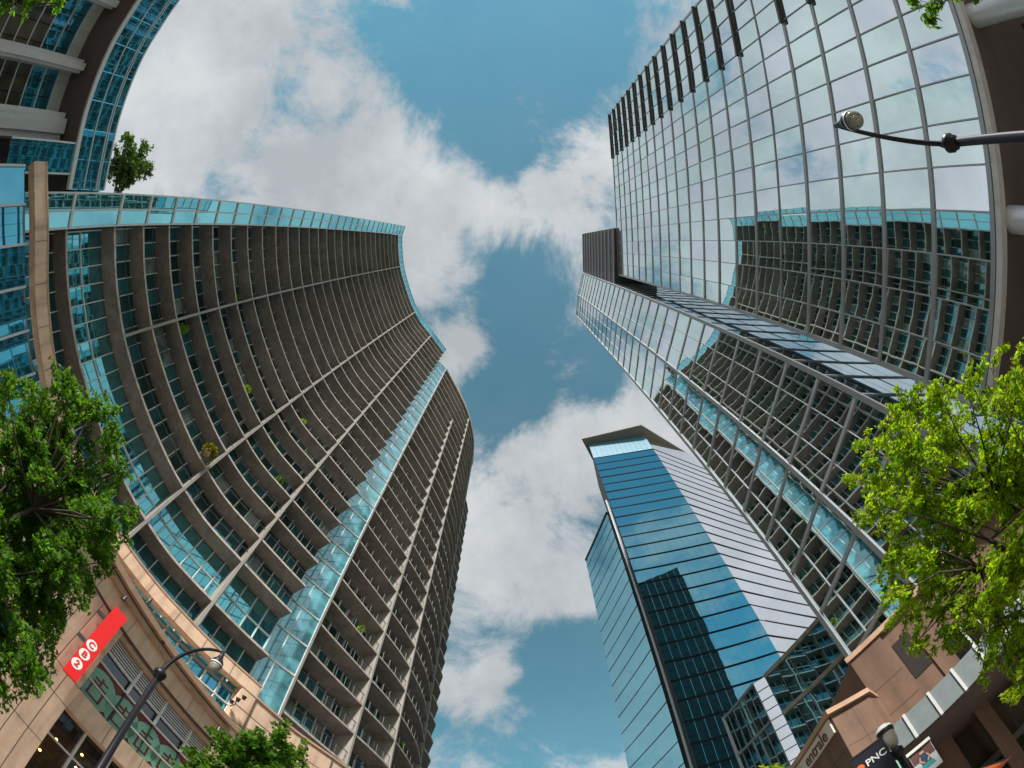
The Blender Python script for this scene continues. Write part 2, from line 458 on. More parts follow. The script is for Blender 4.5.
# glass behind the balconies
gj1 = G1[::1]
def condo_glass(i, j): return random.choice(('flat_glass', 'flat_glass', 'flat_glass_dark', 'flat_glass_dark', 'flat_glass_blind'))
cells = []
cells += pane_cells(G1, [15.0 + H0, Z1[0] - .3], 'flat_glass', .003)
zz = Z1
for k in range(len(Z1) - 1):
    lo, hi = Z1[k], Z1[k + 1] - .3
    if k == 0: cells += pane_cells(G1, [lo, lo + 2.3, hi], 'cyan_glass', .004)
    else: cells += pane_cells(G1, [lo, hi], condo_glass, .004)
for k in range(len(Z2) - 1): cells += pane_cells(G2, [Z2[k], Z2[k + 1] - .3], condo_glass, .004)
emit_panes(condo, 'window_pane', cells)
for G, zb, zt in ((G1, 15 + H0, Z1[-1]), (G2, 17 + H0, Z2[-1])):
    Gm = offset(G, -0.06)
    for i in range(0, len(G)):
        p = Gm[i]; q = Gm[min(i + 1, len(G) - 1)]; o_ = Gm[max(i - 1, 0)]
        t = Vector((q[0] - o_[0], q[1] - o_[1], 0)).normalized() * .035
        MB().bar((p[0] - t.x, p[1] - t.y, zb), (p[0] + t.x, p[1] + t.y, zb), .12, zt - zb, 'white_frame').build('mullion', condo)
tb = MB()
for a, b in zip(offset(G1, -.05), offset(G1, -.05)[1:]): tb.bar((*a, Z1[0] + 2.26), (*b, Z1[0] + 2.26), .1, .08, 'white_frame')
tb.build('transom', condo)
# party walls
def fin(E, G, az, zb, zt, th=.2, mat='fin_concrete', out=.06):
    p, t = at_az(E, az); n = Vector((-t.y, t.x, 0))
    a = Vector((*p, zb)) - n * out; b = Vector((*p, zb)) + n * 2.0
    mb = MB(); mb.bar(a, b, th, zt - zb, mat); return mb.build('partition_wall', condo)
fin(E1, G1, -81.4, Z1[1], Z1[-1]); fin(E1, G1, -57, 15 + H0, Z1[-1]); fin(E1, G1, -43.1, 15 + H0, Z1[-1])
fin(E2, G2, -28.75, 15 + H0, Z2[-1]); fin(E2, G2, -19.3, 15 + H0, Z2[-6]); fin(E2, G2, -14.3, 15 + H0, Z2[-1]); fin(E2, G2, -10.75, 15 + H0, Z2[-1])
# railings on the lower balconies
for E, Zs in ((E1, Z1[1:14]), (E2, Z2[:14])):
    Er = offset(E, .10)
    for z in Zs:
        mb = MB()
        for i, (a, b) in enumerate(zip(Er, Er[1:])):
            mb.bar((*a, z + 1.02), (*b, z + 1.02), .05, .05, 'dark_metal')
            mb.bar((a[0], a[1] - .02, z), (a[0], a[1] + .02, z), .04, 1.03, 'dark_metal')
        mb.build('railing', condo)
# cyan glazed corner strip at the left end
S0, S1 = (-23.75, -5.25), (-24.35, -3.35)
Sm = ((S0[0] + S1[0]) / 2, (S0[1] + S1[1]) / 2)
zs = [14.2 + H0] + Z1 + [ZTOP]
emit_panes(condo, 'corner_pane', pane_cells([S0, Sm, S1], zs, 'cyan_glass', .003))
for p in (S0, Sm, S1):
    MB().bar((p[0], p[1] - .05, 14.2 + H0), (p[0], p[1] + .05, 14.2 + H0), .16, ZTOP - 14.2 - H0, 'white_frame').build('mullion', condo)
for z in zs:
    MB().bar((*S0, z - .1), (*S1, z - .1), .2, .2, 'white_frame').build('transom', condo)
# cyan glazed strip between the two wings
T0, T1 = (-16.9, 23.9), (-14.55, 26.35)
Tp = [(T0[0] + (T1[0] - T0[0]) * u, T0[1] + (T1[1] - T0[1]) * u) for u in (0, .5, 1)]
zs = [15.2 + H0] + Z2[1:]
emit_panes(condo, 'strip_pane', pane_cells(Tp, zs, 'strip_glass', .002))
for k, p in enumerate(Tp):
    w = .14 if k != 1 else .05
    MB().bar((p[0] - .03, p[1] - .03, zs[0]), (p[0] + .03, p[1] + .03, zs[0]), w, zs[-1] - zs[0], 'white_frame').build('mullion', condo)
for z in zs: MB().bar((*T0, z - .08), (*T1, z - .08), .16, .16, 'white_frame').build('transom', condo)
# cyan glass rim round the roof
rim = offset(E1, -.05)
emit_panes(condo, 'parapet_pane', pane_cells(rim, [Z1[-1] + .02, ZTOP], 'cyan_glass', .003))
mb = MB()
for a, b in zip(rim, rim[1:]): mb.bar((*a, ZTOP), (*b, ZTOP), .18, .15, 'white_frame')
mb.build('parapet_rail', condo)
mb = MB()
for a, b in zip(E2, E2[1:]): mb.bar((*a, Z2[-1]), (*b, Z2[-1]), .2, 1.0, 'edge_concrete')
mb.build('parapet', condo)
# core body, roof and far wing
back = [(-34, 62), (-42, 40), (-46, 14), (-46, -5.2)]
body = offset(G1, .12) + [(-16.9, 24.2), (-14.75, 26.5)] + offset(G2, .12) + back + [(-24.2, -5.2)]
MB().prism(body, 12 + H0, Z1[-1] - .35, 'core_wall').build('core', condo)
MB().prism(body, Z1[-1] - .02, Z1[-1] + .25, 'roofing').build('roof', condo)
for z in Z2[:-3]:
    MB().prism([(-10.6, 50.6), (-9.75, 54.6), (-9.55, 56.6), (-10.6, 60), (-13.8, 60), (-13, 50.6)], z - .3, z, 'edge_concrete', 'shaded_concrete').build('balcony_slab', condo)
MB().prism([(-11.6, 50.8), (-11.0, 56), (-12, 61), (-20, 61), (-16, 50.8)], 12 + H0, Z2[-4], 'flat_glass').build('far_wing', condo)

# round shrub on one balcony
def leaves_mesh(mb, centers, n, size, mat, spread, droop=0.0, aspect=1.8):
    for _ in range(n):
        c = random.choice(centers); r = spread * (random.random() ** .6)
        d = Vector((random.gauss(0, 1), random.gauss(0, 1), random.gauss(0, .8))); d = d.normalized() * r
        leaf(mb, Vector(c) + d, size, mat, droop, aspect)
def leaf(mb, p, size, mat, droop=0.0, aspect=1.8, axis=None):
    a = Vector((random.gauss(0, 1), random.gauss(0, 1), random.gauss(0, .6) - droop)) if axis is None else Vector(axis) + Vector((random.gauss(0, .5), random.gauss(0, .5), random.gauss(0, .5)))
    a = a.normalized(); b = a.cross(Vector((random.gauss(0, 1), random.gauss(0, 1), random.gauss(0, 1)))).normalized()
    s = size * random.uniform(.6, 1.25); L, W = a * s * aspect / 2, b * s / 2
    n = a.cross(b) * s * .12
    mb.add([p - L, p + W + n, p + L, p - W + n], [(0, 1, 2, 3)], mat)
d = ray(210, 451)
zp = Z1[2]
t = (zp + .55 - H0) / d.z; pp = EYE + d * t
sh = thing('potted_shrub', 'round yellow-green potted shrub on a low balcony of the curved condominium', 'plant', (pp.x, pp.y, zp))
mb = MB(); leaves_mesh(mb, [pp], 900, .13, 'leaf_yellow', .62); mb.build('foliage', sh)
MB().lathe((pp.x, pp.y, zp), (0, 0, 1), [(0, .0), (.24, 0), (.32, .35), (.28, .35), (.0, .3)], 'tan_stone').build('pot', sh, True)

random.seed(21)
for (E, kz, u) in ((E1, 2, .62), (E1, 3, .30), (E1, 4, .80), (E1, 5, .50), (E1, 7, .70), (E1, 6, .25), (E2, 2, .62), (E2, 4, .22)):
    Er = offset(E, .45); p = Er[int(u * (len(Er) - 1))]; z = (Z1 if E is E1 else Z2)[kz]
    t = thing('balcony_plant', 'small potted plant behind a balcony rail of the curved condominium', 'plant', (p[0], p[1], z), 'potted plants on the condominium balconies')
    hh = random.uniform(.5, .95)
    mb = MB(); leaves_mesh(mb, [(p[0], p[1], z + .35 + hh * .6), (p[0] + .1, p[1] + .1, z + .3 + hh * .8)], 160, .13, random.choice(('leaf_dark', 'leaf_bright', 'leaf_yellow')), .38); mb.build('foliage', t)
    MB().lathe((p[0], p[1], z), (0, 0, 1), [(0, 0), (.18, 0), (.24, .32), (.2, .32), (0, .28)], random.choice(('tan_stone', 'white_paint', 'dark_metal')), 12).build('pot', t, True)

# ================================================================ STONE PODIUM (left)
pod = thing('shop_podium', 'low beige stone shop building with louvred windows at the foot of the condominium', 'building', (-20, 12, 0))
PC = smooth_curve([(-21.9, -6.4), (-21.4, -3), (-21.6, 0.4), (-21.5, 4.7), (-20.7, 9), (-19.5, 12.1), (-17.85, 15), (-16.9, 16.3), (-15.6, 18.2), (-13.7, 20.8), (-11.8, 24.0), (-9.6, 27.4), (-8.6, 31), (-8.1, 38), (-7.8, 50)], 60)
def band(P, z0, z1, off0, off1, mat, name, parent, i0=0, i1=None):
    """wall band following polyline P, faces from off0 (street side, negative = out) to off1 inside"""
    A, B = offset(P, off0), offset(P, off1); i1 = i1 or len(P) - 1
    mb = MB()
    for i in range(i0, i1):
        mb.hexa([(*A[i], z0), (*A[i + 1], z0), (*B[i + 1], z0), (*B[i], z0), (*A[i], z1), (*A[i + 1], z1), (*B[i + 1], z1), (*B[i], z1)], mat)
    return mb.build(name, parent)
zt = 15.45 + H0
ib = next(i for i, p in enumerate(PC) if math.degrees(math.atan2(p[0], p[1])) > -64)
ic = next(i for i, p in enumerate(PC) if math.degrees(math.atan2(p[0], p[1])) > -36.3)
ie = next(i for i, p in enumerate(PC) if math.degrees(math.atan2(p[0], p[1])) > -33.4)
band(PC, zt - .95, zt - .12, -.02, .6, 'beige_stone', 'parapet', pod, 0, ie)
band(PC, zt - .12, zt, -.06, .7, 'tan_stone', 'coping', pod, 0, ie)
band(PC, 14.45 + H0, 14.6 + H0, -.08, .8, 'tan_stone', 'coping', pod, ie)
Aj = offset(PC, -.026)
for i in range(4, len(PC) - 1, 2):
    zj = (zt - .95, zt - .12) if i < ie else (10.0 + H0, 14.45 + H0)
    p, q_ = Vector((*Aj[i], 0)), Vector((*Aj[i + 1], 0)); t_ = (q_ - p).normalized() * .012
    MB().bar((p.x - t_.x, p.y - t_.y, zj[0] + .01), (p.x + t_.x, p.y + t_.y, zj[0] + .01), .012 if i < ie else .09, zj[1] - zj[0] - .02, 'joint').build('panel_joint', pod)
# terrace floor behind the parapet
MB().prism(offset(PC, .55) + [(-20, 50), (-24.6, 20), (-25.2, -6.4)], zt - 1.4, zt - 1.3, 'roofing').build('terrace', pod)
# window strip under the parapet
cells = pane_cells(offset(PC, .75)[ib:ic + 1], [11.0 + H0, zt - 1.0], 'blue_glass', .003)
emit_panes(pod, 'window_pane', cells)
for p in offset(PC, .68)[ib:ic + 1]:
    MB().bar((p[0] - .04, p[1], 11 + H0), (p[0] + .04, p[1], 11 + H0), .12, zt - 1.0 - 11 - H0, 'white_frame').build('mullion', pod)
band(PC, 13.15 + H0, 13.21 + H0, .60, .74, 'white_frame', 'transom', pod, ib, ic)
# plain wall on the right of the strip
band(PC, H0 + 2.0, zt - .95, .02, .8, 'beige_stone', 'curved_wall', pod, ic, ie)
band(PC, H0 + 2.0, 14.45 + H0, .02, .8, 'beige_stone', 'curved_wall', pod, ie)
jb = None
for zj in (13.2, 12.2, 11.2, 10.2, 9.2):
    A = offset(PC, .016); jb = MB()
    for i in range(ic, len(PC) - 1): jb.bar((*A[i], zj + H0), (*A[i + 1], zj + H0), .02, .035, 'joint')
    jb.build('wall_joint', pod)
# straight street front
KF = .965
F0 = Vector((-17.1, 11.5, 0)) * KF; FD = Vector((2.9, 11.4, 0)).normalized(); FN = Vector((FD.y, -FD.x, 0))   # FN points to the street
def fpt(s, out=0.0): return F0 + FD * s + FN * out
def s_az(az):
    d = Vector((math.sin(R(az)), math.cos(R(az)), 0)); n = FN
    k = F0.dot(n) / d.dot(n); return (d * k - F0).dot(FD)
def fbox(name, s0, s1, z0, z1, o0, o1, mat, parent=None, mb=None):
    a, b, c, dd = fpt(s0, o0), fpt(s1, o0), fpt(s1, o1), fpt(s0, o1)
    m_ = mb or MB(); lo, hi = z0 * KF + H0, z1 * KF + H0
    m_.hexa([(a.x, a.y, lo), (b.x, b.y, lo), (c.x, c.y, lo), (dd.x, dd.y, lo), (a.x, a.y, hi), (b.x, b.y, hi), (c.x, c.y, hi), (dd.x, dd.y, hi)], mat)
    if mb is None: return m_.build(name, parent or pod)
sA, sB = -7.0, 22.0
fbox('cornice', sA, sB, 12.12, 12.45, -3.0, .55, 'tan_stone')
fbox('cornice', sA, sB, 11.72, 12.0, -.3, .32, 'tan_stone')
fbox('cornice_recess', sA, sB, 12.0, 12.12, -.6, .12, 'joint')
fbox('frieze', sA, sB, 10.75, 11.72, -.5, .10, 'beige_stone')
fbox('frieze_recess', sA, sB, 10.62, 10.75, -.5, .02, 'joint')
pier = [(s_az(-57.8), s_az(-49.5)), (s_az(-33.0), s_az(-31.3)), (sA, s_az(-72)), (s_az(-24), sB)]
for k, (a, b) in enumerate(pier):
    fbox('pier', a, b, -1.47, 10.62, -.8, .0, 'beige_stone')
# bays
p0, p1 = s_az(-49.5), s_az(-33.0)
fbox('bay_lintel', p0, p1, 10.38, 10.62, -.9, -.06, 'tan_stone')
fbox('sill_band', p0, p1, 5.5, 6.65, -.8, .03, 'beige_stone')
fbox('sill_band', s_az(-72), s_az(-57.8), 6.3, 7.2, -.8, .03, 'beige_stone')
def win(s0, s1, z0, z1, o, mat, name):
    a, b = fpt(s0, o), fpt(s1, o)
    z0, z1 = z0 * KF, z1 * KF
    MB().quad((a.x, a.y, z0 + H0), (b.x, b.y, z0 + H0), (b.x, b.y, z1 + H0), (a.x, a.y, z1 + H0), mat).build(name, pod)
nb = 4
for k in range(nb):
    a, b = p0 + (p1 - p0) * k / nb, p0 + (p1 - p0) * (k + 1) / nb
    win(a, b, 8.75, 9.45, -.5, 'shop_glass', 'window_pane')
    win(a, b, 6.65, 8.75, -.45, 'decal_red', 'window_graphic')
    mb = MB()
    for q in range(6): fbox('', a + .03, b - .03, 9.5 + q * .15, 9.565 + q * .15, -.42, -.34, 'white_frame', mb=mb)
    mb.build('louver', pod)
    fbox('louver_backing', a, b, 9.45, 10.4, -.75, -.6, 'interior_dark')
    if k: fbox('mullion', a - .06, a + .06, 8.75, 10.4, -.44, -.30, 'white_frame'); fbox('mullion', a - .025, a + .025, 6.6, 8.75, -.44, -.36, 'dark_metal')
for zq in (9.42, 8.72, 7.6): fbox('transom', p0, p1, zq, zq + .08, -.46, -.33, 'white_frame')
# round green gift graphics on the windows
for k in range(5):
    sc_ = p0 + (p1 - p0) * (k + .55) / 5; zc = 7.62 * KF + H0
    mb = MB(); c = fpt(sc_, -.43); n = 28
    mb.add([(c + FD * (1.02 * math.cos(2 * math.pi * j / n)) + Vector((0, 0, zc + .93 * math.sin(2 * math.pi * j / n)))) for j in range(n)], [tuple(range(n))], 'decal_green')
    for (u0, u1, w0, w1) in ((-.45, .4, -.6, -.5), (-.45, .4, .1, .2), (-.45, -.33, -.6, .2), (.28, .4, -.6, .2), (-.1, .02, .2, .62), (-.42, -.1, .3, .42), (.02, .35, .42, .52)):
        q = [c + FD * u + FN * .006 + Vector((0, 0, zc + w)) for u, w in ((u0, w0), (u1, w0), (u1, w1), (u0, w1))]
        mb.quad(*q, 'decal_red')
    mb.build('window_graphic', pod)
# left bay behind the tree
a0, a1 = s_az(-72), s_az(-57.8)
for k in range(4):
    a, b = a0 + (a1 - a0) * k / 4, a0 + (a1 - a0) * (k + 1) / 4
    win(a, b, 7.2, 9.4, -.5, 'shop_glass', 'window_pane')
    mb = MB()
    for q in range(8): fbox('', a, b, 9.45 + q * .14, 9.52 + q * .14, -.42, -.34, 'white_frame', mb=mb)
    mb.build('louver', pod); fbox('louver_backing', a, b, 9.4, 10.6, -.75, -.6, 'interior_dark')
    fbox('mullion', a - .06, a + .06, 7.2, 10.6, -.44, -.3, 'white_frame')
# storefront below the sill
for (a, b, n_) in ((s_az(-49.3), p1, 5), (a0, a1, 4)):
    for k in range(n_):
        s0, s1 = a + (b - a) * k / n_, a + (b - a) * (k + 1) / n_
        win(s0, s1, 1.5, 5.5 if n_ == 5 else 6.3, -.7, 'clear_shop_glass', 'shop_window')
        fbox('mullion', s0 - .05, s0 + .05, -1.4, 5.5 if n_ == 5 else 6.3, -.72, -.58, 'white_frame')
    fbox('transom', a, b, 3.9, 4.0, -.74, -.6, 'white_frame')
    fbox('shop_interior', a, b, -1.4, 5.4, -4.5, -2.5, 'interior_brown')
    fbox('shop_ceiling', a, b, 5.25, 5.4, -2.5, -.8, 'interior_dark')
    for k in range(14):
        p = fpt(random.uniform(a + .3, b - .3), random.uniform(-2.3, -1.1)); z = random.uniform(3.0, 4.9) * KF + H0
        MB().lathe((p.x, p.y, z), (0, 0, 1), [(0, -.07), (.06, -.04), (.07, 0), (.05, .05), (0, .07)], 'warm_lamp', 8).build('shop_lamp', pod, True)
    fbox('stall_riser', a, b, -1.47, 1.5, -.75, -.5, 'joint')
# panel joints on the piers and frieze
jm = Pieces('panel_joint', pod)
for s in (s_az(-55.2), s_az(-53.4), s_az(-51.4)): fbox('', s - .015, s + .015, -1.4, 10.6, -.01, .004, 'joint', mb=jm)
for s in [sA + 2.4 * k for k in range(12)]: fbox('', s - .012, s + .012, 10.76, 11.70, .09, .104, 'joint', mb=jm)
for z in (6.65, 5.45, 3.2): fbox('', pier[0][0], pier[0][1], z, z + .03, -.01, .0042, 'joint', mb=jm)
for s in [p0 + 2.1 * k for k in range(1, 6)]: fbox('', s - .012, s + .012, 5.52, 6.63, .02, .034, 'joint', mb=jm)
jm.build('panel_joints', pod)
# curved blue glazing at the left end, below the parapet
Lc = offset(PC[:ib + 4], 0.55)
emit_panes(pod, 'lobby_pane', pane_cells(Lc[::2], [1.0 + H0, 4.6 + H0, 9.2 + H0, zt - 1.25], 'blue_glass', .004))
for p in Lc[::2]:
    MB().bar((p[0], p[1] - .06, H0 - 1.4), (p[0], p[1] + .06, H0 - 1.4), .2, zt - 1.25 - .2, 'white_frame').build('mullion', pod)
for zq in (4.6, 9.2): band(PC, zq + H0 - .06, zq + H0 + .06, .44, .6, 'white_frame', 'transom', pod, 0, ib + 3)
MB().prism(offset(PC, .95) + [(-20, 50), (-26, 20), (-26, -6.4)], .13, zt - 1.45, 'core_wall').build('inner_wall', pod)

# CB2 blade sign
sc_ = s_az(-51.7); c = fpt(sc_, .45)
sign = thing('blade_sign', 'red vertical shop sign with three letters in white circles on the stone front', 'sign', (c.x, c.y, 6.6 * KF + H0))
rv = Vector((math.cos(R(-51)), -math.sin(R(-51)), 0)); nv = Vector((rv.y, -rv.x, 0))
hw = .35
def obox(name, c, r, n, x0, x1, d0, d1, z0, z1, mat, parent):
    q = [c + r * x + n * dd for x, dd in ((x0, d0), (x1, d0), (x1, d1), (x0, d1))]
    return MB().hexa([(p.x, p.y, z0) for p in q] + [(p.x, p.y, z1) for p in q], mat).build(name, parent)
n_out = -Vector((math.sin(R(-51)), math.cos(R(-51)), 0))
c0 = Vector((c.x, c.y, 0))
obox('sign_box', c0, rv, n_out, -hw, hw, -.1, .1, 6.25 + H0, 10.55 + H0, 'red_sign', sign)
for zb in (9.6, 8.0): obox('bracket', c0, rv, n_out, -hw - .42, -hw, -.04, .04, zb + H0, zb + H0 + .18, 'dark_metal', sign)
for k, ch in enumerate('CB2'):
    zc = 8.15 - k * .60 + H0
    mb = MB(); n = 28; o_ = c0 + n_out * .105 - rv * .06
    mb.add([o_ + rv * (.25 * math.cos(2 * math.pi * j / n)) + Vector((0, 0, zc + .25 * math.sin(2 * math.pi * j / n))) for j in range(n)], [tuple(range(n))], 'white_paint')
    mb.build('logo_disc', sign)
    text_mesh(ch, .40, 'red_sign', rv, o_ + n_out * .012 + Vector((0, 0, zc)), 'logo_letter', sign, .012, bold=.012)

# wall lights on the podium
def wall_light(px, py, label):
    d = ray(px, py); k = (F0.dot(FN) + .12) / (d.x * FN.x + d.y * FN.y); p = EYE + d * k
    w = thing('wall_light', label, 'light', tuple(p), 'spotlights on the stone shop front')
    MB().tube([p, p + FN * .35], .03, 'dark_metal').build('arm', w)
    a = p + FN * .35; MB().tube([a + Vector((0, 0, .12)), a - Vector((0, 0, .16))], [.06, .1], 'dark_metal', 10).build('lamp_head', w)
wall_light(121, 598, 'small black wall light just above the top of the red sign')
wall_light(146, 600, 'small black wall light right of the red sign top')
wall_light(160, 640, 'small black wall light on frieze behind the left lamp arm')
wall_light(214, 728, 'small black wall light low on the frieze above the bottom tree')
cc = []
for dx_, dy_ in ((222, 701), (232, 704)):
    pass
d = ray(230, 706); q = None
A = offset(PC, .03)
for a, b in zip(A, A[1:]):
    e = Vector((b[0] - a[0], b[1] - a[1], 0)); n = Vector((-e.y, e.x, 0)); k = (a[0] * n.x + a[1] * n.y) / (d.x * n.x + d.y * n.y)
    p = EYE + d * k; u = (Vector((p.x - a[0], p.y - a[1], 0))).dot(e) / e.length_squared
    if k > 0 and 0 <= u <= 1: q = p; nn = -n.normalized()
if q is not None:
    w = thing('floodlight_cluster', 'cluster of three black floodlights on a stem at the end of the window strip', 'light', tuple(q))
    MB().tube([q, q + nn * .5, q + nn * .5 + Vector((0, 0, .5))], .035, 'dark_metal').build('stem', w)
    for k in range(3):
        a = q + nn * .55 + Vector((.28 * (k - 1), .05, .25 * k))
        MB().tube([a, a + Vector((.05, -.1, .22))], [.10, .14], 'dark_metal', 10).build('lamp_head', w)

# ================================================================ WING with blue glass band (upper left)
wing = thing('curved_office_wing', 'curved low office wing with a blue glass top storey overhanging grey piers', 'building', (-25, -12, 0))
def polar(lst, z): return [azd(a, z * c_) for a, c_ in lst]
W = smooth_curve(polar([(-102.9, 1.116), (-107.2, 1.119), (-113.6, 1.139), (-121.3, 1.16), (-126.5, 1.166), (-131, 1.173), (-140, 1.20), (-152, 1.25)], 22.0)[::-1], 26)
ws, wt = 18.75 + H0, 22.0 + H0
emit_panes(wing, 'window_pane', pane_cells(W[::2], [ws + .25, ws + 1.35, ws + 2.45, ws + 2.62, wt], 'blue_glass', .004))
for zq, hh in ((ws + 1.32, .06), (ws + 2.42, .06), (ws + 2.6, .06), (wt - .05, .1)): band(W, zq, zq + hh, -.06, .06, 'white_frame', 'transom', wing)
band(W, ws - .05, ws + .25, -.15, .3, 'white_frame', 'sill', wing)
for p in W[::2]: MB().bar((p[0] - .03, p[1], ws + .2), (p[0] + .03, p[1], ws + .2), .06, wt - ws - .3, 'blue_glass').build('mullion', wing)
iw = next(i for i, p in enumerate(W) if math.degrees(math.atan2(p[0], p[1])) > -109.0) if True else 0
# lower part of the glass beside the condominium
emit_panes(wing, 'lower_pane', pane_cells(W[iw::2], [13.6 + H0, 16.2 + H0, ws - .05], 'blue_glass', .004))
for p in W[iw::2]: MB().bar((p[0] - .04, p[1], 13.6 + H0), (p[0] + .04, p[1], 13.6 + H0), .1, ws - 13.6 - H0, 'white_frame').build('mullion', wing)
Wi = offset(W, 3.0)
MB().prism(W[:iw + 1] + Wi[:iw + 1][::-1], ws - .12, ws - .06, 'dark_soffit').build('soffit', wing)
LW = Wi[:iw + 1]
nL = len(LW)
zl = [1.5 + H0, 5.2 + H0, 9.0 + H0, ws - .12]
def lwmat(i, j): return 'cyan_glass' if j == 2 and False else 'shop_glass'
cells = []
for za, zb_ in ((2 + H0, 8.4 + H0), (9.4 + H0, 15.2 + H0)):
    n = 5; cells += pane_cells(LW, [za + (zb_ - za) * k / n for k in range(n + 1)], 'wing_glass', .003)
cells += pane_cells(LW, [15.2 + H0, 16.4 + H0, 17.6 + H0], 'blue_glass', .003)
emit_panes(wing, 'window_pane', cells)
for k in range(6): band(LW, 9.4 + H0 + 5.8 * k / 5 - .04, 9.4 + H0 + 5.8 * k / 5 + .04, -.08, .05, 'white_frame', 'transom', wing)
for zq in (16.4, 17.6): band(LW, zq + H0 - .04, zq + H0 + .04, -.08, .05, 'white_frame', 'transom', wing)
band(LW, 17.6 + H0, ws - .12, -.05, .3, 'grey_panel', 'head_panel', wing)
for az, wd in ((-110.3, 1.6), (-118.0, .8), (-126.6, .8), (-136, .8)):
    p, t = at_az(LW, az); n = Vector((t.y, -t.x, 0)); p = Vector((*p, 0))
    a, b = p + n * .0, p + n * 1.5
    MB().bar((a.x, a.y, .13), (b.x, b.y, .13), wd, ws - .4 - .13, 'grey_panel').build('pier', wing)
    b2 = p + n * 1.72; MB().bar((p.x + n.x * 1.52, p.y + n.y * 1.52, .13), (b2.x, b2.y, .13), wd * .55, ws + .9 - .13 - 1.2, 'grey_panel').build('pier_fin', wing)
MB().prism(offset(W, .15) + [(-44, -5.3), (-44, -40)], ws - .05, wt - .2, 'core_wall').build('upper_body', wing)
MB().prism(offset(LW, .15) + [(-44, -12), (-44, -40)], .0, ws - .15, 'core_wall').build('lower_body', wing)
MB().prism(offset(W, .1) + [(-44, -5.3), (-44, -40)], wt - .15, wt - .05, 'roofing').build('roof', wing)

# ================================================================ GLASS TOWER (right)
tow = thing('glass_office_tower', 'tall mirror glass office tower reflecting the curved condominium', 'building', (26, 0, 0))
FT = 4.12
AX = R(3.4)
def tw(y, out=0.0): return (20.05 + math.sin(AX) * y - out, y)       # point on the street face of the lower block
zb = 13.3 + H0
ZL = [zb + FT * k for k in range(21)]                                  # lower block levels
zroofL = ZL[-1]
yN, yS = 4.6, -27.3
cols = []
y = yN
while y > yS + .5: cols.append(y); y -= 2.1
cols.append(yS)
pts = [tw(y) for y in cols]
drk = lambda i, j: False
cells = pane_cells(pts, ZL, lambda i, j: 'louver_metal' if (j >= 19 and i < 4) else TG(i, j), .0055, .03)  # dark panes below the roof: colour paints the shade of a recessed loggia
NL = len(cells)
# taller block
Rr, Bm, Cc = (18.85, 6.45), (17.65, 12.4), (17.3, 18.1)
def lerp2(a, b, n): return [(a[0] + (b[0] - a[0]) * k / n, a[1] + (b[1] - a[1]) * k / n) for k in range(n + 1)]
tp = lerp2(Rr, Bm, 3) + lerp2(Bm, Cc, 3)[1:]
ztopT = 135.0 + H0
ZT = [10.2 + H0] + [zb + FT * k for k in range(0, 30)]
ZT = [z for z in ZT if z < ztopT - 1.5] + [ztopT]
cells += pane_cells(tp, ZT, TG, .0055, .03)
emit_panes(tow, 'window_pane', cells)
# recess between the two blocks
ins = [tw(yN), (24.0, yN + .1)]
emit_panes(tow, 'recess_pane', pane_cells(lerp2(ins[0], ins[1], 2), ZL, 'ledge_glass', .002) + pane_cells(lerp2((24.0, 6.5), Rr, 3), ZT, 'ledge_glass', .002) + pane_cells([(24.0, yN + .1), (24.0, 6.5)], ZT, 'ledge_glass', .002), 60)
MBr = Pieces('spandrel', tow)
for z in ZT: MBr.bar((*Rr, z - .12), (24.0, 6.5, z - .12), .14, .24, 'alu_frame')
MBr.build('spandrel', tow)
# far sides
nf = [Cc, (22, 18.6), (27, 19.1), (32, 19.6), (38, 20.2), (45, 21)]
mb = MB()
for q, m in pane_cells(nf, ZT, 'north_cladding', .0): mb.quad(*q, m)
o = mb.build('north_pane', tow); o['kind'] = 'stuff'
for z in ZT[::1]:
    mb = MB()
    for a, b in zip(nf, nf[1:]): mb.bar((*a, z - .12), (*b, z - .12), .2, .24, 'matte_teal')
    mb.build('spandrel', tow)
sf = [(45, yS), (36, yS), (28, yS), tw(yS)]
mb = MB()
for q, m in pane_cells(sf, ZL, 'north_cladding', .0): mb.quad(*q, m)
o = mb.build('south_pane', tow); o['kind'] = 'stuff'
# mullions and floor bands
def inward(p, d=.12): return (p[0] + d, p[1])
for i, p in enumerate(pts):
    w = .07 if 0 < i < len(pts) - 1 else .3
    MB().box(p[0] - .07, p[0] + .1, p[1] - w / 2, p[1] + w / 2, zb, zroofL, 'alu_frame').build('mullion', tow)
for k, z in enumerate(ZL):
    hgt = .29 if k != 5 else .1
    MB().bar((*pts[0], z - hgt / 2), (*pts[-1], z - hgt / 2), .17, hgt, 'alu_frame', off=0).build('spandrel', tow)
for i, p in enumerate(tp):
    thick = i in (0, 3, 6)
    w = .34 if thick else .065
    MB().box(p[0] - (.14 if thick else .07), p[0] + .1, p[1] - w / 2, p[1] + w / 2, ZT[0], ztopT, 'alu_frame').build('mullion', tow)
for k, z in enumerate(ZT):
    mb = MB(); hgt = .26
    for a, b in ((Rr, Bm), (Bm, Cc)): mb.bar((*a, z - hgt / 2), (*b, z - hgt / 2), .17, hgt, 'alu_frame')
    mb.build('spandrel', tow)
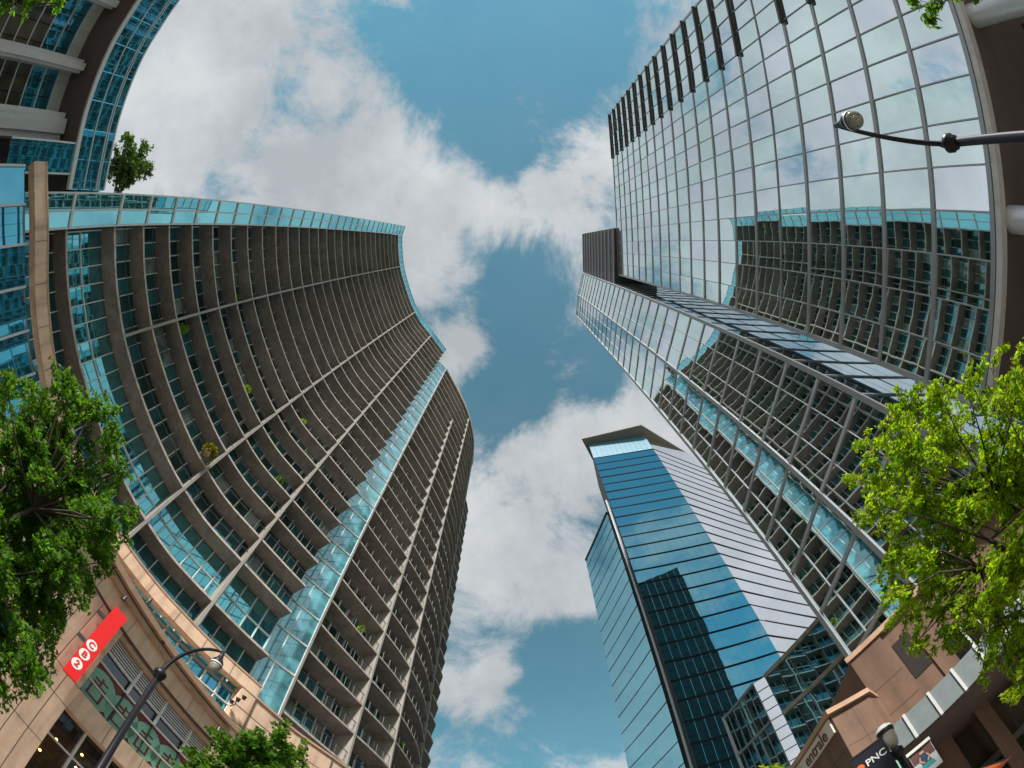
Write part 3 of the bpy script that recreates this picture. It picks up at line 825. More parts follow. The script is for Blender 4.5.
# thick sill and soffit of the overhang
MB().bar((*tw(yN + .1, .12), zb - .78), (*tw(yS - .2, .12), zb - .78), .5, .36, 'grey_panel').build('base_band', tow)
MB().bar((*tw(yN, -.15), zb - .5), (*tw(yS, -.15), zb - .5), .3, .4, 'dark_metal').build('base_shadow_gap', tow)
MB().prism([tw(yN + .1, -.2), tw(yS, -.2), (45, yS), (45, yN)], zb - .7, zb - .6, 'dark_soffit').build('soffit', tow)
mb = MB()
for q, m in pane_cells([(26.5, 6 - 2.2 * k) for k in range(16)], [.2, 3.4, 7.2, 10.8, zb - .7], 'tower_glass', .003): mb.quad(*q, m)
mb.build('lobby_glazing', tow)
for k in range(16): MB().box(26.3, 26.5, 6 - 2.2 * k - .08, 6 - 2.2 * k + .08, .13, zb - .7, 'dark_metal').build('mullion', tow)
for yy in (-3.7, -13.3, -23): MB().lathe((tw(yy)[0] + .75, yy, .1), (0, 0, 1), [(.62, 0), (.62, zb - .8)], 'pale_panel', 28).build('column', tow, True)
MB().box(21.2, 22.2, -26, -10.5, 10.0, 11.3, 'tan_stone').build('canopy_beam', tow)
YF = -18.2
# dark sunshade blades at the far end of each floor
for k in range(3, 21):
    if k == 5: continue
    z = ZL[k]; ye = -20.2 if k < 19 else -21.5
    MB().bar((*tw(YF, .18), z - .18), (*tw(yS - .1, .18), z - .18), .28, .3, 'louver_metal').build('sunshade', tow)
# louvred block above the lower roof
lx0, lx1 = 19.75, 19.35
yl0, yl1 = 6.6, -4.4
nlv = 10
ztl = 140 + H0
MB().prism([(lx0, yl0), (lx1, yl1), (30, yl1), (30, yl0)], zroofL + .3, ztl, 'louver_metal').build('plant_room', tow)
for k in range(nlv + 1):
    z = zroofL + .6 + (ztl - zroofL - .8) * k / nlv
    MB().bar((lx0 - .06, yl0 - .3, z), (lx1 - .06, yl1, z), .3, .35, 'alu_frame').build('plant_louver', tow)
# bodies
MB().prism([tw(yN - .1, -.25), tw(yS + .05, -.25), (44.9, yS + .1), (44.9, yN - .1)], zb - .58, zroofL - .1, 'core_wall').build('lower_core', tow)
MB().prism([tw(yN, -.1), tw(yS, -.1), (45, yS), (45, yN)], zroofL - .08, zroofL + .1, 'roofing').build('lower_roof', tow)
MB().prism([(19.3, 6.8), (17.95, 12.4), (17.6, 17.9), (44.9, 20.7), (44.9, 4.8), (24.2, 4.8), (24.2, 6.8)], 11.8, ztopT - .1, 'core_wall').build('tall_core', tow)
MB().prism([(18.9, 6.5), (17.7, 12.4), (17.35, 18.1), (45, 21), (45, 4.8), (24, 4.8), (24, 6.5)], ztopT - .08, ztopT + .5, 'alu_frame').build('tall_roof', tow)

# ================================================================ CENTRE TOWER
ctr = thing('blue_office_tower', 'blue glass office tower with dark floor lines and an overhanging flat crown', 'building', (36, 56, 0))
aL, aK = 22.0, 36.45
L_, K_ = azd(aL, 60.0), azd(aK, 66.0)
kd = Vector((math.sin(R(68)), math.cos(R(68)), 0))
Q_ = (K_[0] + kd.x * 26, K_[1] + kd.y * 26)
ztop = 135 + H0
ZC = [8 + H0 + 4.0 * k for k in range(100)]
off_ = (125.0 + H0) % 4.0
ZC = [off_ + 4.0 * k for k in range(2, 60) if off_ + 4.0 * k < 127.5 + H0] + [ztop]
for a, b, mname in ((L_, K_, 'mid_glass'), (K_, Q_, 'pale_glass')):  # right face has paler glass: its bright cloud reflection is put into the tint
    nseg = 1
    for q, m in pane_cells(lerp2(a, b, nseg), ZC, mname, .0022, .0):
        MB().quad(*q, 'spandrel_blue' if q[0].z > ZC[-2] - .1 and mname == 'mid_glass' else m).build('window_band', ctr)
    for z in ZC[:-1]:
        MB().bar((*a, z - .16), (*b, z - .16), .14, .36, 'matte_dark').build('floor_line', ctr)
    for p in lerp2(a, b, 12)[1:-1] if mname == 'mid_glass' else []:
        MB().bar((p[0] - .02, p[1], 8), (p[0] + .02, p[1], 8), .05, ztop - 8, mname).build('mullion', ctr)
# crown with a wide flat overhang
oc = []
for px_, py_ in ((581.5, 439), (641, 425), (703, 463)):
    d = ray(px_, py_); oc.append((d.x / d.z * (ztop - H0), d.y / d.z * (ztop - H0)))
e = Vector((oc[2][0] - oc[1][0], oc[2][1] - oc[1][1], 0)).normalized()
oc[2] = (oc[1][0] + e.x * 30, oc[1][1] + e.y * 30)
d = ray(600, 474); oc.append((d.x / d.z * (ztop - H0), d.y / d.z * (ztop - H0)))
MB().prism([oc[0], oc[1], oc[2], (50, 92), (oc[3][0] + 2, oc[3][1] + 6), oc[3]], ztop, ztop + .8, 'crown_panel').build('crown', ctr)
MB().prism([(L_[0] + .3, L_[1] + .3), (K_[0] - .1, K_[1] + .3), (Q_[0] - .3, Q_[1] + .2), (50, 90), (L_[0] + 4, L_[1] + 14)], 0, ztop - .02, 'core_wall').build('core', ctr)
# lower wing facing the street
A_, B_ = azd(20.7, 63.5), azd(14.15, 75.5)
zA = 1.6 * 63.5 + H0
ZA = [H0 + 5 + 3.9 * k for k in range(60)]; ZA = [z for z in ZA if z < zA - 2] + [zA]
for q, m in pane_cells([A_, B_], ZA, 'mid_glass', .0015, .0): MB().quad(*q, m).build('wing_band', ctr)
for z in ZA: MB().bar((*A_, z - .06), (*B_, z - .06), .12, .12, 'dark_metal').build('wing_line', ctr)
MB().prism([(A_[0] + .4, A_[1] + .2), (B_[0] + .3, B_[1]), (40, 90), (40, 66)], 0, zA - .05, 'core_wall').build('wing_core', ctr)
MB().prism([(A_[0] - .2, A_[1] - .1), (B_[0] - .2, B_[1]), (40, 90), (40, 66)], zA - .03, zA + .5, 'dark_metal').build('wing_roof', ctr)
mid = (L_[0] - .25, L_[1] + .6)
MB().bar((mid[0] - .35, mid[1] - .3, 6), (mid[0] + .15, mid[1] + .3, 6), .3, zA - 6, 'pale_panel').build('corner_pier', ctr)

# ================================================================ SMALL GLASS BUILDING between them
sm = thing('glass_atrium', 'small dark glass pavilion with pale frames and one white slanting panel', 'building', (19, 30, 0))
zs_ = 22 + H0
Pl, Pc_, Pc2, Pr = azd(26.7, 37.9), (18.26, 29.40), azd(33.6, 34.5), azd(43.6, 32.0)
ZS = [zs_ - 4.1 * k for k in range(6)][::-1]
emit_panes(sm, 'window_pane', pane_cells(lerp2(Pc2, Pr, 5), ZS, 'mid_glass', .006) + pane_cells(lerp2(Pl, Pc_, 6), ZS, 'mid_glass', .006))
mb = MB(); mb.quad((*Pc_, ZS[0]), (*Pc2, ZS[0]), (*Pc2, zs_), (*Pc_, zs_), 'pale_glass'); mb.build('white_panel', sm)
for i, p in enumerate(lerp2(Pc2, Pr, 5) + lerp2(Pl, Pc_, 6)):
    MB().bar((p[0] - .03, p[1], ZS[0]), (p[0] + .03, p[1], ZS[0]), .07, zs_ - ZS[0], 'alu_frame').build('mullion', sm)
for z in ZS:
    mb = MB(); mb.bar((*Pc2, z - .18), (*Pr, z - .18), .3, .36, 'edge_concrete'); mb.bar((*Pl, z - .1), (*Pc_, z - .1), .2, .2, 'alu_frame'); mb.build('floor_band', sm)
jm = Pieces('panel_joint', sm)
for k in range(1, 20):
    z = ZS[0] + (zs_ - ZS[0]) * k / 20; jm.bar((Pc_[0] - .02, Pc_[1] - .02, z), (Pc2[0] - .02, Pc2[1] - .02, z), .06, .05, 'alu_frame')
jm.build('panel_joints', sm)
MB().prism([(Pl[0] + .3, Pl[1]), (Pc_[0] + .25, Pc_[1] + .1), (Pc2[0] + .25, Pc2[1] + .1), (Pr[0] + .3, Pr[1]), (40, 24), (34, 44)], 0, zs_ - .2, 'core_wall').build('core', sm)
MB().bar((*Pl, 6), (Pl[0] + .4, Pl[1] - .3, 6), .4, zs_ - 5.8, 'alu_frame').build('end_post', sm)

# ================================================================ BROWN STONE BASE (lower right)
bs = thing('brown_stone_base', 'brown stone corner block with a grey canopy under the glass tower', 'building', (15, 12, 0))
D0, D1 = Vector((13.7, 14.5, 0)), Vector((19.4, 7.9, 0))
zc_ = 10.55 + H0
dd = (D1 - D0).normalized(); dn = Vector((dd.y, -dd.x, 0))             # street side normal
if dn.dot(-D0) < 0: dn = -dn
def dbox(name, s0, s1, z0, z1, o0, o1, mat, parent=None):
    q = [D0 + dd * s0 + dn * o0, D0 + dd * s1 + dn * o0, D0 + dd * s1 + dn * o1, D0 + dd * s0 + dn * o1]
    return MB().hexa([(p.x, p.y, z0) for p in q] + [(p.x, p.y, z1) for p in q], mat).build(name, parent or bs)
LD = (D1 - D0).length
MB().prism([(D0.x, D0.y), (D1.x, D1.y), (26, 6.4), (26, 18), (14.2, 18)], 6.2, zc_, 'brown_stone').build('chamfer_wall', bs)
dbox('pier', 0, 1.6, .13, zc_ - .02, -.3, .12, 'brown_stone'); dbox('pier', 2.7, 3.3, .13, zc_ - 1.6, -.3, .1, 'brown_stone'); dbox('pier', LD - 1.2, LD, .13, zc_ - .02, -.3, .12, 'brown_stone')
dbox('recess_shade', 1.75, 2.6, zc_ - 3.0, zc_ - .9, .0, .03, 'interior_dark')  # dark plate flat on the wall, painting the shade of a recess
for k in range(5): dbox('upper_window', 3.5 + k * .75, 4.15 + k * .75, 7.0, 9.4, .0, .04, 'shop_glass'); dbox('upper_mullion', 4.15 + k * .75, 4.25 + k * .75, 7.0, 9.4, .0, .08, 'white_frame')
dbox('cornice', -.1, LD, zc_ - .02, zc_ + .25, -.4, .22, 'tan_stone')
jm = Pieces('panel_joint', bs)
for z in (7.2, 8.6, 10.0):
    q = [D0 + dd * 0 + dn * .124, D0 + dd * 1.6 + dn * .124]; jm.bar((q[0].x, q[0].y, z), (q[1].x, q[1].y, z), .012, .03, 'joint')
jm.build('panel_joints', bs)
for k in range(1, 6):
    s_ = 1.7 + k * 1.15; dbox('panel_joint', s_, s_ + .025, 6.3, zc_ - .05, .0, .006, 'joint')
for z in (8.0, 9.7): dbox('panel_joint', 2.7, LD - 1.2, z, z + .03, .0, .005, 'joint')
# entrance under the canopy
MB().prism([(D0.x + 1.4, D0.y + 1.0), (D1.x + 1.2, D1.y + 1.2), (26, 10), (26, 18), (14.6, 18)], .13, 6.2, 'interior_brown').build('entrance_wall', bs)
for k in range(6): dbox('entrance_frame', 1.6 + k * 1.05, 1.7 + k * 1.05, .13, 6.1, -1.35, -1.2, 'dark_metal')
dbox('entrance_header', 0, LD, 3.6, 3.9, -1.4, -1.1, 'dark_soffit')
for k in range(6): dbox('entrance_pane', 1.72 + k * 1.05, 2.63 + k * 1.05, .2, 3.6, -1.32, -1.28, 'shop_glass')
dbox('entrance_ceiling', 0, LD, 5.9, 6.15, -1.2, 3.6, 'dark_soffit')
# grey canopy fascia, segmented
c0_, c1_ = 5.95, 6.95
nseg = 11
for k in range(nseg):
    s0, s1 = -.1 + (LD + 1.9) * k / nseg + .03, -.1 + (LD + 1.9) * (k + 1) / nseg - .03
    dbox('canopy_panel', s0, s1, c0_, c1_, 3.60, 3.72, 'canopy_glass')
    dbox('canopy_rib', s1 - .02, s1 + .08, c0_ - .02, c1_ + .03, 3.56, 3.78, 'white_frame')
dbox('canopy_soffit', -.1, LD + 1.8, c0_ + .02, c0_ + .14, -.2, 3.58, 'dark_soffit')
# wing with the cream sign
zw = 8.4 + H0
W0, W1, W2 = Vector((11.2, 14.2, 0)), Vector((12.0, 25.5, 0)), Vector((12.75, 13.66, 0))
MB().prism([(W0.x, W0.y), (W2.x, W2.y), (13.9, 14.4), (15, 25.5), (W1.x, W1.y)], .13, zw, 'brown_stone').build('street_wing', bs)
MB().prism([(W0.x - .2, W0.y - .16), (W2.x, W2.y - .2), (13.9, 14.4), (15.2, 25.7), (W1.x - .2, W1.y)], zw - .32, zw - .1, 'tan_stone').build('coping', bs)
wd1 = (W1 - W0).normalized(); wn1 = Vector((-wd1.y, wd1.x, 0)); wd2 = (W2 - W0).normalized(); wn2 = Vector((wd2.y, -wd2.x, 0))
def wbox(dirv, nrmv, s0, s1, z0, z1, o0, o1, mat, name=None, mb=None, parent=None):
    q = [W0 + dirv * s0 + nrmv * o0, W0 + dirv * s1 + nrmv * o0, W0 + dirv * s1 + nrmv * o1, W0 + dirv * s0 + nrmv * o1]
    m_ = mb or MB(); m_.hexa([(p.x, p.y, z0) for p in q] + [(p.x, p.y, z1) for p in q], mat)
    if mb is None: return m_.build(name, parent or bs)
jm = Pieces('panel_joint', bs)
for z in (8.0, 6.3, 4.6): wbox(wd1, wn1, 0, 11, z, z + .03, -.01, .006, 'joint', mb=jm); wbox(wd2, wn2, .05, 1.6, z, z + .03, -.01, .006, 'joint', mb=jm)
for q_ in (2.2, 4.8, 7.4): wbox(wd1, wn1, q_, q_ + .03, .2, zw - .4, -.01, .005, 'joint', mb=jm)
for q_ in (.85,): wbox(wd2, wn2, q_, q_ + .03, 4.7, zw - .4, -.01, .005, 'joint', mb=jm)
jm.build('panel_joints', bs)
wbox(wd2, wn2, .45, 1.45, 4.9, 7.2, .0, .03, 'shop_glass', 'side_window')
wbox(wd2, wn2, .45, 1.45, 5.9, 7.1, .03, .034, 'decal_green', 'window_blind')
wbox(wd2, wn2, .37, .45, 4.8, 7.3, .0, .07, 'dark_metal', 'window_frame'); wbox(wd2, wn2, 1.45, 1.53, 4.8, 7.3, .0, .07, 'dark_metal', 'window_frame')

# cream shop sign on the wing
zA_, zB_ = 7.33 + H0, 8.02 + H0
c = W0 + wd1 * 1.9 + wn1 * .06
sgn = thing('shop_sign', 'long cream sign with brown letters on the brown stone wing', 'sign', (c.x, c.y, zA_))
wbox(wd1, wn1, .15, 4.1, zA_, zB_, .02, .10, 'cream_sign', 'sign_board', parent=sgn)
c = W0 + wd1 * 1.75 + wn1 * .11
text_mesh('entrale', .78, 'sign_brown', -wd1, (c.x, c.y, (zA_ + zB_) / 2 - .02), 'lettering', sgn, .02, bold=.012)
mb = MB(); n = 24; c = W0 + wd1 * 3.55 + wn1 * .12
mb.add([c + wd1 * (.28 * math.cos(2 * math.pi * j / n)) + Vector((0, 0, zA_ + .12 + .5 * math.sin(2 * math.pi * j / n))) for j in range(n)] + [c - wn1 * .08 + wd1 * (.28 * math.cos(2 * math.pi * j / n)) + Vector((0, 0, zA_ + .12 + .5 * math.sin(2 * math.pi * j / n))) for j in range(n)],
       [tuple(range(n))] + [(j, (j + 1) % n, n + (j + 1) % n, n + j) for j in range(n)], 'pale_green')
mb.build('emblem', sgn)

# ================================================================ LAMP POSTS
def lamp_post(base, tip_dir, label, collar, top, reach, banner=False, upright=False):
    bx, by = base
    t = thing('street_lamp', label, 'street lamp', (bx, by, .13), 'black street lamps with glass globes')
    MB().tube([(bx, by, .13), (bx, by, .5), (bx, by, collar)], [.13, .085, .06], 'lamp_black', 14).build('post', t, True)
    MB().lathe((bx, by, .13), (0, 0, 1), [(.2, 0), (.2, .3), (.13, .5), (.1, .9)], 'lamp_black').build('base', t, True)
    MB().lathe((bx, by, collar), (0, 0, 1), [(.05, -.16), (.1, -.12), (.1, -.06), (.13, -.04), (.13, .05), (.07, .1), (.04, .2)], 'lamp_black').build('collar', t, True)
    u = Vector((*tip_dir, 0)).normalized()
    P = []
    for k in range(15):
        s = k / 14; a = math.pi / 2 * s
        P.append(Vector((bx, by, collar)) + u * (reach * (1 - math.cos(a * 1.08))) + Vector((0, 0, (top - collar) * math.sin(a * 1.08))))
    if not upright:
        MB().tube(P, [.042 - .012 * k / 14 for k in range(15)], 'lamp_black', 10).build('arm', t, True)
        e = P[-1]; cz = e.z
    else:
        e = Vector((bx, by, collar + .1)); cz = e.z
    if not upright:
        MB().lathe((e.x, e.y, cz + .02), (0, 0, -1), [(.0, -.02), (.03, 0), (.045, .12), (.065, .2), (.105, .26), (.12, .30), (.12, .34), (.1, .34)], 'lamp_black').build('cap', t, True)
        MB().lathe((e.x, e.y, cz - .33), (0, 0, -1), [(.095, 0), (.113, .04), (.117, .09), (.098, .155), (.057, .20), (0, .22)], 'lamp_globe').build('globe', t, True)
        MB().lathe((e.x, e.y, cz - .335), (0, 0, -1), [(.124, -.016), (.127, 0), (.124, .016)], 'white_paint').build('ring', t, True)
        MB().lathe((e.x, e.y, cz - .36), (0, 0, -1), [(.0, 0), (.045, 0), (.05, .09), (.03, .13), (0, .14)], 'cream_sign').build('bulb', t, True)
    else:
        MB().lathe((bx, by, collar + .1), (0, 0, 1), [(.06, 0), (.11, .06), (.145, .2), (.155, .34), (.135, .42)], 'lamp_globe').build('globe', t, True)
        MB().lathe((bx, by, collar + .52), (0, 0, 1), [(.165, -.04), (.175, 0), (.17, .05)], 'lamp_black').build('ring', t, True)
        MB().lathe((bx, by, collar + .57), (0, 0, 1), [(.17, 0), (.155, .06), (.085, .11), (0, .13)], 'white_paint').build('cap', t, True)
    return t
def at(px, py, z):
    d = ray(px, py); k = (z - H0) / d.z; return (d.x * k, d.y * k)
def lamp_from(pc, pt, zcol, ztop, label):
    d = ray(*pc); k = (zcol - H0) / d.z; b = (d.x * k, d.y * k)
    tp_ = at(pt[0], pt[1], ztop); u = (tp_[0] - b[0], tp_[1] - b[1]); return lamp_post(b, u, label, zcol, ztop, math.hypot(*u))
lamp_from((160, 674), (219, 651), 5.9, 6.95, 'black lamp post with a curved arm in front of the red sign')
lamp_from((950, 143), (845, 128), 5.9, 6.75, 'black lamp post with a curved arm before the mirror glass tower')
d = ray(897, 752); k = 9.2 / math.hypot(d.x, d.y)
lp = lamp_post((d.x * k, d.y * k), (-1, 0), 'black lamp post with an upright lantern and a dark bank banner', EYE.z + d.z * k, 4.8, .5, upright=True)
bx, by = d.x * k, d.y * k
# bank banner hung from that post
vr = Vector((by, -bx, 0)).normalized(); vn = Vector((-bx, -by, 0)).normalized()
dtx = ray(876.5, 757.5); ktx = 9.1 / math.hypot(dtx.x, dtx.y); ptx = EYE + dtx * ktx
zbn = ptx.z + .26
bn = thing('bank_banner', 'dark navy bank banner with an orange mark hung from the lantern post', 'banner', (bx, by, zbn - 1.6))
cb = Vector((ptx.x, ptx.y, 0))
ext = (Vector((bx, by, 0)) - cb).dot(vr)
obox('cloth', cb, vr, vn, -.40, ext - .09, -.02, .02, zbn - 1.7, zbn, 'navy', bn)
obox('bracket', cb, vr, vn, -.42, ext - .05, -.03, .03, zbn + .01, zbn + .05, 'lamp_black', bn)
text_mesh('PNC', .20, 'white_paint', vr, cb + vn * .03 + Vector((0, 0, ptx.z)), 'lettering', bn, .01, bold=.003)
mb = MB(); n = 18
c_ = cb + vn * .03 - vr * .31 + Vector((0, 0, ptx.z))
mb.add([c_ + vr * (.075 * math.cos(2 * math.pi * j / n)) + Vector((0, 0, .075 * math.sin(2 * math.pi * j / n))) for j in range(n)], [tuple(range(n))], 'orange'); mb.build('emblem', bn)

# advertising panel with a seated figure printed on it
d = ray(924, 757); k = 13.0 / math.hypot(d.x, d.y); pc = EYE + d * k
vr2 = Vector((pc.y, -pc.x, 0)).normalized(); vn2 = Vector((-pc.x, -pc.y, 0)).normalized()
ad = thing('advertising_panel', 'white framed poster of a person in a blue top under the canopy', 'poster', (pc.x, pc.y, pc.z - .7))
cpl = Vector((pc.x, pc.y, 0))
PSC = .62
obox('panel', cpl, vr2, vn2, -.31, .31, -.05, 0, pc.z - .5, pc.z + .34, 'pale_panel', ad)
obox('header', cpl, vr2, vn2, -.34, .34, -.06, .06, pc.z + .31, pc.z + .40, 'white_paint', ad)
def art(pts_, mat, lift):
    return [cpl + vr2 * (x * PSC) + vn2 * lift + Vector((0, 0, pc.z + z * PSC)) for x, z in pts_], mat
mb = MB()
for pts_, mat, lf in (([(-.48, -.1), (.48, -.1), (.48, .48), (-.48, .48)], 'sign_brown', .004),
                      ([(-.2, -.35), (.22, -.35), (.17, .12), (.06, .2), (-.06, .2), (-.17, .12)], 'blue_cloth', .008),
                      ([(-.3, -.55), (.32, -.55), (.26, -.32), (-.22, -.32)], 'teal_cloth', .010),
                      ([(-.09 + .0, .2), (.09, .2), (.1, .3), (.07, .38), (-.07, .38), (-.1, .3)], 'skin', .010),
                      ([(-.11, .32), (.11, .32), (.09, .42), (0, .45), (-.09, .42)], 'interior_dark', .012),
                      ([(-.17, .1), (-.25, -.1), (-.1, -.3), (-.04, -.25), (-.17, -.08), (-.12, .1)], 'skin', .012),
                      ([(.17, .1), (.25, -.1), (.1, -.3), (.04, -.25), (.17, -.08), (.12, .1)], 'skin', .012)):
    q, m = art(pts_, mat, lf); mb.add(q, [tuple(range(len(q)))], m)
mb.build('picture', ad)

# orange cafe parasol whose top shows at the bottom edge
d = ray(969, 774); k = 10.5 / math.hypot(d.x, d.y); pu = EYE + d * k
um = thing('cafe_parasol', 'small orange and navy parasol standing below the grey canopy', 'parasol', (pu.x, pu.y, .13))
MB().tube([(pu.x, pu.y, .13), (pu.x, pu.y, pu.z + .05)], .025, 'lamp_black').build('pole', um)
mb = MB(); n = 8
for j in range(n):
    a0_, a1_ = 2 * math.pi * j / n, 2 * math.pi * (j + 1) / n
    mb.add([(pu.x, pu.y, pu.z + .05), (pu.x + .8 * math.cos(a0_), pu.y + .8 * math.sin(a0_), pu.z - .42), (pu.x + .8 * math.cos(a1_), pu.y + .8 * math.sin(a1_), pu.z - .42)], [(0, 1, 2)], 'orange' if j % 2 else 'navy')
mb.build('canopy', um)

# ================================================================ TREES
def at_d(px, py, dist):
    d = ray(px, py); k = dist / math.hypot(d.x, d.y); return EYE + d * k
def tree(name, label, base, lobes, dist, size, mat, group=None, trunk_r=.14, droop=.25, seed=1, dens=1.0, jit=.6, cat='tree', fork_f=.35):
    """lobes: (px, py, r px) where leaf clumps are seen, each put at its own depth around dist"""
    random.seed(seed)
    B = Vector(base); t = thing(name, label, cat, base, group)
    P = []
    for px_, py_, r_ in lobes:
        for rep_ in range(2):
            dd_ = dist + random.gauss(0, jit)
            p = at_d(px_ + random.gauss(0, r_ * .25), py_ + random.gauss(0, r_ * .25), dd_); P.append((p, r_ / FPX * (p - EYE).length))
    C_ = sum((p for p, r in P), Vector((0, 0, 0))) / len(P)
    zlo = min(p.z for p, r in P)
    fork = Vector((B.x + (C_.x - B.x) * fork_f, B.y + (C_.y - B.y) * fork_f, max(B.z + .9, min(zlo + .2, C_.z - .3))))
    MB().tube([B - Vector((0, 0, .05)), B + Vector((.02, 0, .5)), B.lerp(fork, .6) + Vector((.04, -.03, 0)), fork], [trunk_r * 1.4, trunk_r, trunk_r * .85, trunk_r * .7], 'bark', 10).build('trunk', t, True)
    limbs, lf = MB(), MB()
    mains = [fork.lerp(C_, .7) + Vector((random.gauss(0, .35), random.gauss(0, .35), random.gauss(0, .25))) for _ in range(4)]
    for m in mains: limbs.tube([fork, fork.lerp(m, .5) + Vector((random.gauss(0, .06), random.gauss(0, .06), .05)), m], [trunk_r * .55, trunk_r * .42, trunk_r * .28], 'bark', 7)
    for p, r in P:
        m = min(mains, key=lambda q: (q - p).length) if random.random() < .8 else fork
        md = m.lerp(p, .5) + Vector((random.gauss(0, .1), random.gauss(0, .1), .06))
        limbs.tube([m, md, p], [trunk_r * .2, trunk_r * .13, trunk_r * .05], 'bark', 5)
        nt_ = max(4, int(dens * 9 * (r / .3) ** 1.6))
        for j in range(nt_):
            s_ = p + Vector((random.gauss(0, .3), random.gauss(0, .3), random.gauss(0, .3))) * r
            td = Vector((random.gauss(0, 1), random.gauss(0, 1), random.gauss(-droop, .7))).normalized()
            ln = r * random.uniform(.45, 1.15); q = s_ + td * ln - Vector((0, 0, droop * ln * .7)); mm = s_.lerp(q, .5) + Vector((0, 0, .1 * ln))
            limbs.tube([s_, mm, q], [.011, .008, .003], 'bark', 3, False)
            nl = max(10, int(ln / size * 6))
            for k in range(nl):
                u = random.random() ** .8
                c_ = s_.lerp(mm, u * 2) if u < .5 else mm.lerp(q, u * 2 - 1)
                leaf(lf, c_ + Vector((random.gauss(0, 1), random.gauss(0, 1), random.gauss(0, .8))) * (size * .75), size, mat, droop, 2.0)
    limbs.build('branches', t, True); lf.build('crown', t)
    return t
b = azd(71, 8.0)
tree('street_tree', 'bright yellow-green street tree in front of the glass tower and brown canopy', (b[0], b[1], .13),
     [(850, 482, 9), (864, 482, 13), (862, 448, 10), (885, 440, 24), (880, 480, 20), (868, 520, 10), (905, 410, 26), (940, 395, 26), (975, 400, 26), (1010, 395, 28), (915, 455, 36), (955, 440, 38), (1000, 445, 38), (900, 505, 28), (935, 500, 40), (975, 485, 36), (1015, 490, 40), (905, 550, 30), (945, 548, 38), (990, 585, 30), (1020, 570, 40), (895, 592, 18), (925, 590, 30), (960, 605, 34), (915, 640, 16), (945, 640, 22), (1000, 630, 34), (1020, 660, 28), (985, 665, 16), (1012, 692, 12), (1060, 480, 50), (1060, 580, 50), (1050, 400, 40)], 7.2, .047, 'leaf_bright', 'street trees', .12, .25, 3, .74)
b = azd(-70, 9.5)
tree('street_tree', 'big dark green street tree left of the red sign', (b[0], b[1], .13),
     [(8, 396, 20), (35, 396, 20), (65, 392, 18), (92, 410, 20), (114, 436, 16), (120, 472, 16), (127, 515, 11), (104, 500, 20), (55, 445, 36), (20, 450, 36), (88, 470, 30), (45, 500, 44), (10, 520, 40), (88, 520, 30), (108, 555, 14), (60, 555, 40), (20, 580, 44), (72, 574, 16), (42, 602, 30), (15, 640, 40), (46, 610, 12), (34, 652, 16), (25, 680, 14), (44, 676, 7), (0, 690, 16), (-40, 480, 50), (-40, 560, 50), (-40, 640, 40)], 9.0, .058, 'leaf_dark', 'street trees', .17, .5, 5, 1.0)
c = at_d(243, 830, 12.5)
tree('street_tree', 'green street tree whose top rises at the bottom edge before the stone shops', (c.x, c.y, .13),
     [(200, 762, 16), (222, 748, 16), (250, 744, 18), (280, 735, 12), (290, 755, 16), (240, 765, 26), (270, 768, 26), (215, 785, 24), (250, 800, 34), (285, 790, 24)], 12.3, .068, 'leaf_dark', 'street trees', .12, .1, 9, 1.1)
c = at_d(775, 800, 26)
tree('street_tree', 'distant light green tree top below the small glass pavilion', (c.x, c.y, .13),
     [(775, 770, 9), (768, 778, 10), (785, 780, 10), (776, 795, 16)], 26, .16, 'leaf_bright', 'street trees', .14, .1, 11, .4)
b = azd(131, 8.8)
tree('street_tree', 'green street tree hanging a twig before the mirror glass at the top right', (b[0], b[1], .13),
     [(930, 6, 9), (913, 1, 7), (929, 20, 5), (940, -14, 18), (965, -50, 40), (1000, -40, 30), (920, -40, 24)], 7.6, .07, 'leaf_dark', 'street trees', .13, .5, 13, .6, .3)
b = azd(-127, 9.5)
tree('street_tree', 'street tree showing only a fringe of leaves at the top left corner', (b[0], b[1], .13),
     [(5, 2, 11), (28, -1, 12), (50, -3, 12), (62, 2, 6), (30, -30, 34), (70, -40, 30), (10, -50, 34)], 8.6, .07, 'leaf_dark', 'street trees', .13, .4, 15, .8, .3)
c = at_d(131, 163, 30.5)
tree('terrace_tree', 'round dark tree on the roof terrace behind the blue glass band', (c.x - .9, c.y - .2, 22.0 + H0 - .05),
     [(128, 150, 9), (120, 165, 12), (138, 158, 12), (144, 148, 7), (132, 175, 12), (118, 180, 10), (146, 170, 8), (125, 140, 6)], 30.5, .15, 'leaf_far', None, .16, .05, 17, .42)

# ---------------------------------------------------------------- true sizes
# distances were surveyed as directions from the eye; these factors give each block its real size (storey heights)
def resize(root, k):
    objs = [root] + list(root.children_recursive)
    root.location = EYE + (root.location - EYE) * k
    if root.location.z < .3: root.location.z = .13
    done = set()
    for o in objs:
        if o is root: continue
        if o.data is None or o.data.name in done: continue
        done.add(o.data.name)
        for v in o.data.vertices:
            q = EYE + (v.co - EYE) * k
            if v.co.z < .6: q.z = min(v.co.z, .13) if v.co.z < .3 else q.z
            v.co = q
        o.matrix_parent_inverse = Matrix.Translation(-root.location)
KL, KR = 1.28, .85
for o in list(scene.objects):
    if o.parent is None and o.name.split('.')[0] in ('condominium_tower', 'shop_podium', 'curved_office_wing', 'blade_sign', 'wall_light', 'floodlight_cluster', 'terrace_tree', 'potted_shrub', 'balcony_plant'): resize(o, KL)
    if o.parent is None and o.name.split('.')[0] in ('glass_office_tower', 'brown_stone_base', 'shop_sign', 'advertising_panel'): resize(o, KR)

